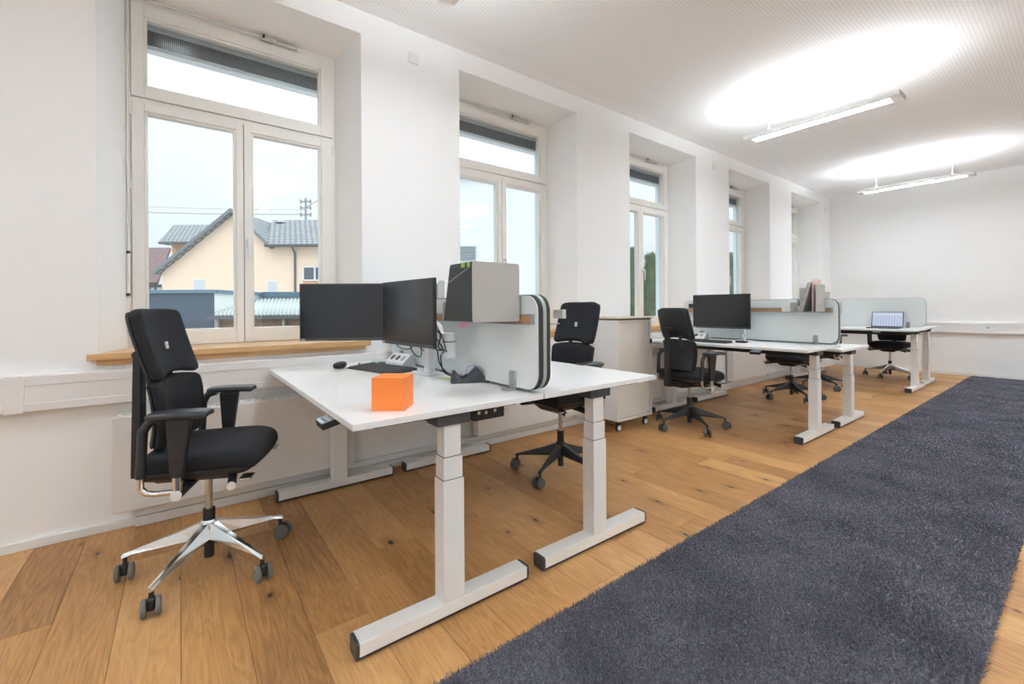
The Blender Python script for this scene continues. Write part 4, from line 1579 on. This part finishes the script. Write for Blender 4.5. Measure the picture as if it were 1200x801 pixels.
C2 = CHK
C3 = copy_tree(CHK)
C4 = copy_tree(CHK)
C5 = copy_tree(CHK)
C6 = copy_tree(CH1)
tag(C3, 'black swivel chair seen from behind right of the mobile cabinet')
tag(C4, 'black swivel chair whose seat shows under the single monitor desk')
tag(C5, 'black swivel chair mostly hidden behind the middle desk pair')
tag(C6, 'black swivel chair with chrome base under the farthest desk')
place(CH1, .715, .10, 22, -38)
place(C2, .86, 2.14, 180, -68)
place(C3, .785, 3.90, 14, -31)
place(C4, .83, 6.13, 180, -41)
place(C5, .76, 7.22, 10, 40)
place(C6, 1.13, 9.16, 180, -100)
for ch, dz in ((C2, .032), (C3, -.018)):        # seat heights differ a little from chair to chair
    for o in COL.objects:
        if o.parent == ch and not (o.name.startswith('base_') or o.name.startswith('caster') or o.name.startswith('gas_tube') or o.name.startswith('column_sleeve')):
            o.location.z += dz


# ================================================================== OUTSIDE
def P3(px, py, d):
    """a point at depth d along the view axis, used to lay out the street outside"""
    return CAM + (Fv + Rv * ((px - 600) / FPX) - Uv * ((py - 400.5 + 40.34) / FPX)) * d


GZ = -1.3
tag(MB().box(-80, -.8, -40, 90, GZ - .1, GZ).build('ground', mat('yard_ground', (.42, .42, .40), .9, var=.2, scale=1)), kind='structure')
PEACH = mat('peach_render', (.95, .73, .56), .9, var=.02, scale=2)
ORNG = mat('orange_render', (.78, .42, .24), .9, var=.03)
NAVY = mat('blue_grey_render', (.072, .098, .135), .85, var=.10, scale=2)
COPE = mat('blue_coping', (.13, .21, .28), .5, var=.03)
WREN = mat('white_render', (.78, .80, .80), .9, var=.02)
SHUT = mat('grey_shutter', (.62, .64, .67), .6, var=.02)
DGUT = mat('dark_gutter', (.10, .11, .12), .5)
BRICKM = mat_tiles('brown_brick', (.33, .19, .13), (.27, .16, .12), .4, .1)
TILEG = mat_tiles('grey_roof_tiles', (.25, .27, .29), (.31, .33, .35), .30, .34)
TILER = mat_tiles('brown_roof_tiles', (.27, .17, .16), (.21, .14, .14), .22, .28)
CORR = mat('corrugated_sheet', (.40, .44, .43), .6, var=.06, scale=3)


def street(o):
    o.matrix_world = Matrix(((Rv0.x, Fv.x, 0, CAM.x), (Rv0.y, Fv.y, 0, CAM.y), (0, 0, 1, 0), (0, 0, 0, 1)))
    return o


def U(px, d):
    return (px - 600) / FPX * d


def Hh(px, py, d):
    p = P3(px, py, d)
    return p.z


def quad_uv(name, quad, material, parent, thick=.12, su=1.0):
    """a sloped roof slab; quad = 4 corners (u,d,h): eave-left, eave-right, ridge-right, ridge-left"""
    q = [Vector(p) for p in quad]
    n = (q[1] - q[0]).cross(q[3] - q[0]).normalized()
    if n.z < 0:
        n = -n
    v = q + [p - n * thick for p in q]
    me_ = bpy.data.meshes.new(name)
    f = [(0, 1, 2, 3), (7, 6, 5, 4), (0, 4, 5, 1), (1, 5, 6, 2), (2, 6, 7, 3), (3, 7, 4, 0)]
    me_.from_pydata([tuple(p) for p in v], [], f)
    uvl = me_.uv_layers.new(name='UVMap')
    e1 = (q[1] - q[0]).normalized()
    e2 = n.cross(e1)
    for pl in me_.polygons:
        for li in pl.loop_indices:
            p = Vector(me_.vertices[me_.loops[li].vertex_index].co) - q[0]
            uvl.data[li].uv = (p.dot(e1) * su, p.dot(e2) * su)
    me_.materials.append(material)
    o = bpy.data.objects.new(name, me_)
    COL.objects.link(o)
    o.parent = parent
    return o


# --- peach house: gable wing and main wing, wall plane at depth 24
hs = street(empty('peach_house'))
tag(hs, 'peach rendered house with grey tiled gable roof seen through the nearest window', 'house')
d = 24.0
uL, uR = U(190, d), U(470, d)
uA, hA = U(276, d), Hh(276, 246, d)
uEl, hEl = U(186, d), Hh(186, 318, d)
uEr, hEr = U(316, d), Hh(316, 286, d)
hMain = hEr
wallo = [(uL, GZ), (uR, GZ), (uR, hMain), (uEr, hMain), (uA, hA - .12), (uL, hEl + .1)]
MB().prism(wallo, 'y', d, d + .3).build('facade', PEACH, hs)
MB().box(uL, uL + .3, d + .3, d + 9, GZ, hEl).build('side_wall', PEACH, hs)
MB().box(uR - .3, uR, d + .3, d + 9, GZ, hMain).build('side_wall', PEACH, hs)
quad_uv('roof', [(uEl, d - .33, hEl - .05), (uEl, d + 9, hEl - .05), (uA, d + 9, hA), (uA, d - .33, hA)], TILEG, hs, .14)
quad_uv('roof', [(uEr + .3, d - .33, hEr - .15), (uEr + .3, d + 4.4, hEr - .15), (uA, d + 4.4, hA), (uA, d - .33, hA)], TILEG, hs, .14)
quad_uv('roof', [(uEr - .05, d - .45, hMain - .05), (uR + .4, d - .45, hMain - .05), (uR + .4, d + 3.2, Hh(297, 258, d + 3.2) + .0), (uA + .3, d + 3.2, Hh(297, 258, d + 3.2))], TILEG, hs, .18)
vb = MB()
for (a, ha, b2, hb) in ((uEl, hEl - .05, uA, hA), (uEr + .3, hEr - .15, uA, hA)):
    vb.hexa([(a, d - .40, ha - .17), (b2, d - .40, hb - .17), (b2, d - .34, hb - .17), (a, d - .34, ha - .17)],
            [(a, d - .40, ha + .04), (b2, d - .40, hb + .04), (b2, d - .34, hb + .04), (a, d - .34, ha + .04)])
vb.build('verge_board', mat('verge_grey', (.20, .21, .23), .6), hs)
MB().tube([(uEr + .1, d - .5, hMain - .12), (uR + .4, d - .5, hMain - .12)], .07, 8).build('gutter', DGUT, hs)
ud = U(346.5, d)
MB().tube([(ud, d - .42, hMain - .12), (ud, d - .06, hMain - .5), (ud, d - .06, GZ)], .055, 8).build('downpipe', DGUT, hs)
for a, b2, t_, bt in ((226.5, 241, 327, 341), (313, 325.5, 329, 343)):
    u0, u1, h0, h1 = U(a, d), U(b2, d), Hh(a, bt, d), Hh(a, t_, d)
    f_ = MB().box(u0, u1, d - .03, d - .001, h0, h1).build('window', WREN, hs)
    MB().box(u0 + .06, u1 - .06, d - .05, d - .03, h0 + .05, h1 - .05).build('shutter', SHUT, f_)
u0, u1, h0, h1 = U(355.5, d), U(380, d), Hh(355, 329, d), Hh(355, 312, d)
wf = MB()
for (x0_, x1_, z0_, z1_) in ((u0, u0 + .07, h0, h1), (u1 - .07, u1, h0, h1), (u0, u1, h0, h0 + .07), (u0, u1, h1 - .07, h1), (u0 + .62, u0 + .70, h0, h1)):
    wf.box(x0_, x1_, d - .08, d - .001, z0_, z1_)
wfo = wf.build('window', mat('white_upvc', (.82, .84, .88), .5), hs)
MB().box(u0 + .07, u1 - .07, d - .03, d - .002, h0 + .07, h1 - .07).build('pane', mat('dark_pane', (.09, .10, .13), .15, spec=.8), wfo)
MB().box(u0, u1, d - .02, d - .001, h0 - .28, h0 - .005).build('orange_panel', ORNG, hs)
MB().lathe([(.05, 0), (.36, .02), (.30, .12), (.1, .2)], 14, T(U(332, d + 3), d + 2.9, Hh(332, 262, d + 3))).build('roof_vent', mat('vent_grey', (.35, .36, .38), .5), hs)

# --- orange house behind with grey hipped roof
d2_ = 30.0
oh = street(empty('orange_house'))
tag(oh, 'orange house with small grey tiled roof behind the peach gable', 'house')
uu0, uu1 = U(202, d2_), U(262, d2_)
hE = Hh(200, 284, d2_)
hR = Hh(210, 263.5, d2_ + 2.5)
MB().box(uu0, uu1, d2_, d2_ + 5, GZ, hE).build('wall', ORNG, oh)
quad_uv('roof', [(U(194.5, d2_), d2_ - .5, hE), (U(265, d2_), d2_ - .5, hE), (U(262, d2_ + 2.5), d2_ + 2.5, hR), (U(205, d2_ + 2.5), d2_ + 2.5, hR)], TILEG, oh, .2)
quad_uv('roof', [(U(194.5, d2_), d2_ - .5, hE), (U(205, d2_ + 2.5), d2_ + 2.5, hR), (U(205, d2_ + 2.5) + .01, d2_ + 2.6, hR), (U(194.5, d2_), d2_ + 5.5, hE)], TILEG, oh, .2)
MB().tube([(U(194.5, d2_), d2_ - .55, hE - .1), (U(250, d2_), d2_ - .55, hE - .1)], .08, 8).build('gutter', DGUT, oh)
MB().tube([(uu0 + .25, d2_ - .5, hE - .15), (uu0 + .45, d2_ - .08, hE - .7), (uu0 + .45, d2_ - .08, GZ)], .06, 8).build('downpipe', mat('pipe_grey', (.5, .48, .46), .5), oh)

# --- brown roofed house at the left
d3_ = 34.0
bh = street(empty('brown_house'))
tag(bh, 'house with brown tiled roof at the left edge of the nearest window', 'house')
ha, hb = Hh(180, 331, d3_), Hh(180, 290, d3_ + 4)
quad_uv('roof', [(U(120, d3_), d3_ - .4, ha), (U(189, d3_), d3_ - .4, ha), (U(200, d3_ + 4), d3_ + 4, hb), (U(120, d3_ + 4), d3_ + 4, hb)], TILER, bh, .2)
MB().box(U(122, d3_), U(188, d3_), d3_ + .3, d3_ + 8, GZ, ha - .1).build('wall', WREN, bh)
bmz = MB()
for pz in (171, 178, 187):
    bmz.box(U(pz, d3_), U(pz, d3_) + .12, d3_ + .22, d3_ + .29, GZ, ha - .15)
bmz.box(U(122, d3_), U(188, d3_), d3_ + .20, d3_ + .29, ha - .35, ha - .2)
bmz.build('timber', DGUT, bh)

# --- blue garage with flat roof and white side
d4_ = 12.0
gg = street(empty('garage'))
tag(gg, 'low blue grey flat-roofed garage outside the nearest window', 'garage')
gt = Hh(210, 343.5, d4_)
g0, g1 = U(120, d4_), U(250.5, d4_)
MB().box(g0, g1, d4_, d4_ + 4.5, GZ, gt).build('wall', NAVY, gg)
MB().box(g1 + .001, U(250.5, d4_) + .02, d4_ + .02, d4_ + 4.5, GZ, gt).build('side_wall', WREN, gg)
MB().box(g0 - .05, g1 + .06, d4_ - .06, d4_ + .06, gt, gt + .095).build('coping', COPE, gg, bevel=.01)
MB().box(g1 - .06, g1 + .08, d4_ + .06, d4_ + 4.5, gt, gt + .095).build('coping', COPE, gg)
MB().box(g0, g1 - .06, d4_ + .06, d4_ + 4.5, gt, gt + .03).build('roof_slab', DGUT, gg)

# --- white annex wall behind with coping and lean-to with corrugated roof
an_ = street(empty('shed'))
tag(an_, 'brick shed with corrugated lean-to roof right of the blue garage', 'shed')
da_ = 14.2
at = Hh(320, 348, da_)
MB().box(g1 + .1, U(420, da_), da_, da_ + .25, GZ, at).build('rear_wall', WREN, an_)
MB().box(g1 + .1, U(420, da_), da_ - .05, da_ + .3, at, at + .17).build('coping', COPE, an_)
de = 11.6
he = Hh(300, 369.5, de)
hr = Hh(300, 349.5, da_)
us, ue = U(251, de), U(420, de)
cg = MB()
N = 36
vv, ff = [], []
for k in range(N * 4 + 1):
    t = k / (N * 4)
    wob = .022 * math.sin(2 * PI * t * N)
    ua, ub = us + (ue - us) * t, U(263, da_) + (U(420, da_) - U(263, da_)) * t
    vv += [(ua, de, he + wob), (ub, da_ - .02, hr + wob)]
for k in range(N * 4):
    ff.append((2 * k, 2 * k + 2, 2 * k + 3, 2 * k + 1))
cg.add(vv, ff)
cgo = cg.build('corrugated_roof', CORR, an_, smooth=True)
sm = cgo.modifiers.new('thickness', 'SOLIDIFY')
sm.thickness = .012
MB().box(us - .15, ue, de - .06, de + .02, he - .09, he - .015).build('gutter', DGUT, an_)
fw = MB().box(U(254, de + .2), ue, de + .15, de + .3, GZ, he - .08)
fwo = fw.build('front_wall', mat('brown_brick_wall', (.27, .185, .14), .9, var=.35, scale=7), an_)
for pz in (252, 330, 402):
    MB().box(U(pz, de), U(pz, de) + .06, de + .02, de + .12, GZ, he - .08).build('post', mat('wood_post', (.38, .34, .30), .8), an_)

# --- power pole with wires
pp = street(empty('power_pole'))
dp = 40.0
tag(pp, 'power pole with cross arms and wires above the peach house', 'pole')
up_ = U(359, dp)
MB().tube([(up_, dp, GZ), (up_, dp, Hh(359, 232, dp))], [.14, .09], 8).build('mast', mat('pole_grey', (.30, .32, .34), .7), pp)
for k, yy in enumerate((236, 243.5, 251.5)):
    hz_ = Hh(359, yy, dp)
    MB().box(up_ - .48, up_ + .48, dp - .06, dp + .06, hz_ - .05, hz_ + .05).build('cross_arm', MATS['pole_grey'], pp)
    ins = MB()
    for s in (-.44, .44):
        ins.tube([(up_ + s, dp, hz_ - .18), (up_ + s, dp, hz_ + .18)], .08, 6)
    ins.build('insulator', MATS['pole_grey'], pp)
for k, (ya_, yb_, r_) in enumerate(((251, 243.5, .035), (246, 236, .018))):
    pts = []
    for i in range(13):
        t = i / 12
        px = 359 + (60 - 359) * t
        py = ya_ + (yb_ - ya_) * t + 3.0 * math.sin(PI * t) * .8
        pts.append((U(px, dp), dp, Hh(px, py, dp)))
    MB().tube(pts, r_, 5).build('wire', MATS['pole_grey'], pp)
MB().tube([(up_, dp, Hh(359, 243, dp)), (U(395, dp), dp, Hh(395, 222, dp))], .035, 5).build('wire', MATS['pole_grey'], pp)

# --- pale building with a louvre, outside the second window
pl = street(empty('white_annex'))
tag(pl, 'pale flat-roofed building with a louvred vent outside the second window', 'building')
dd = 9.0
PALE = mat('pale_blue_render', (.80, .83, .86), .9, var=.01)
hp = Hh(590, 209.5, dd)
MB().box(U(505, dd), U(662, dd), dd, dd + 5, GZ, hp).build('wall', PALE, pl)
MB().box(U(505, dd) - .05, U(662, dd) + .05, dd - .06, dd + 5.05, hp, hp + .04).build('coping', SHUT, pl)
lv = MB()
u0, u1, h0, h1 = U(536, dd), U(559, dd), Hh(540, 307, dd), Hh(540, 288, dd)
for (x0_, x1_, z0_, z1_) in ((u0, u0 + .02, h0, h1), (u1 - .02, u1, h0, h1), (u0, u1, h0, h0 + .02), (u0, u1, h1 - .02, h1)):
    lv.box(x0_, x1_, dd - .05, dd - .001, z0_, z1_)
lvo = lv.build('louvre_frame', SHUT, pl)
for k in range(5):
    zc = h0 + .035 + k * (h1 - h0 - .05) / 5
    MB().box(u0 + .02, u1 - .02, dd - .04, dd - .01, zc, zc + .028).build('louvre_slat', mat('louvre_grey', (.28, .30, .34), .6), lvo)

# --- evergreen hedge trees outside the third and fourth windows
LEAFM = mat('conifer_leaf', (.15, .21, .11), .8, var=.5, scale=5)
TRUNK = mat('trunk_bark', (.12, .08, .05), .9, var=.3)


def conifer(x, y, h, r_, label, seed):
    t = empty('conifer_tree', (x, y, GZ))
    tag(t, label, 'tree', 'conifers beyond the third and fourth windows')
    g = np.random.default_rng(seed)
    n = 5200
    zt = g.uniform(0, 1, n) ** .8
    rad = r_ * (1 - zt ** 2.2) * (.75 + .3 * g.random(n)) + .05
    an2 = g.uniform(0, 2 * np.pi, n)
    p = np.stack([rad * np.cos(an2), rad * np.sin(an2), .25 + zt * (h - .25)], 1)
    dirv = np.stack([np.cos(an2) * .35, np.sin(an2) * .35, np.ones(n)], 1) + g.normal(0, .25, (n, 3))
    dirv /= np.linalg.norm(dirv, axis=1)[:, None]
    side = np.stack([-np.sin(an2), np.cos(an2), np.zeros(n)], 1) + g.normal(0, .3, (n, 3))
    L = g.uniform(.12, .30, n)[:, None]
    wv_ = .035
    q = np.zeros((n, 4, 3))
    q[:, 0] = p - side * wv_ * .5
    q[:, 1] = p + side * wv_ * .5
    q[:, 2] = p + dirv * L * .6 + side * wv_
    q[:, 3] = p + dirv * L
    V_ = q.reshape(-1, 3)
    me_ = bpy.data.meshes.new('foliage')
    me_.from_pydata(V_.tolist(), [], [(4 * i, 4 * i + 1, 4 * i + 2, 4 * i + 3) for i in range(n)])
    me_.materials.append(LEAFM)
    o = bpy.data.objects.new('foliage', me_)
    COL.objects.link(o)
    o.parent = t
    tag(o, kind='stuff')
    MB().tube([(0, 0, 0), (0, 0, h * .9)], [.10, .02], 8).build('trunk', TRUNK, t)


places = []
for k in range(9):
    f_ = k / 8
    px = 716 + 186 * f_
    base_d = 13.5
    p = P3(px, 300, base_d)
    top = Hh(px, [302, 296, 304, 292, 300, 296, 303, 298, 301][k], base_d)
    names = ['leftmost conifer of the hedge beyond the third window', 'second conifer from the left in the hedge outside',
             'third conifer from the left in the hedge outside', 'tall conifer fourth from the left in the hedge outside',
             'fifth conifer, middle of the hedge outside', 'sixth conifer from the left in the hedge outside',
             'third conifer from the right in the hedge outside', 'second conifer from the right in the hedge outside',
             'rightmost conifer of the hedge beyond the fourth window']
    conifer(p.x, p.y, top - GZ, .29, names[k], 100 + k)
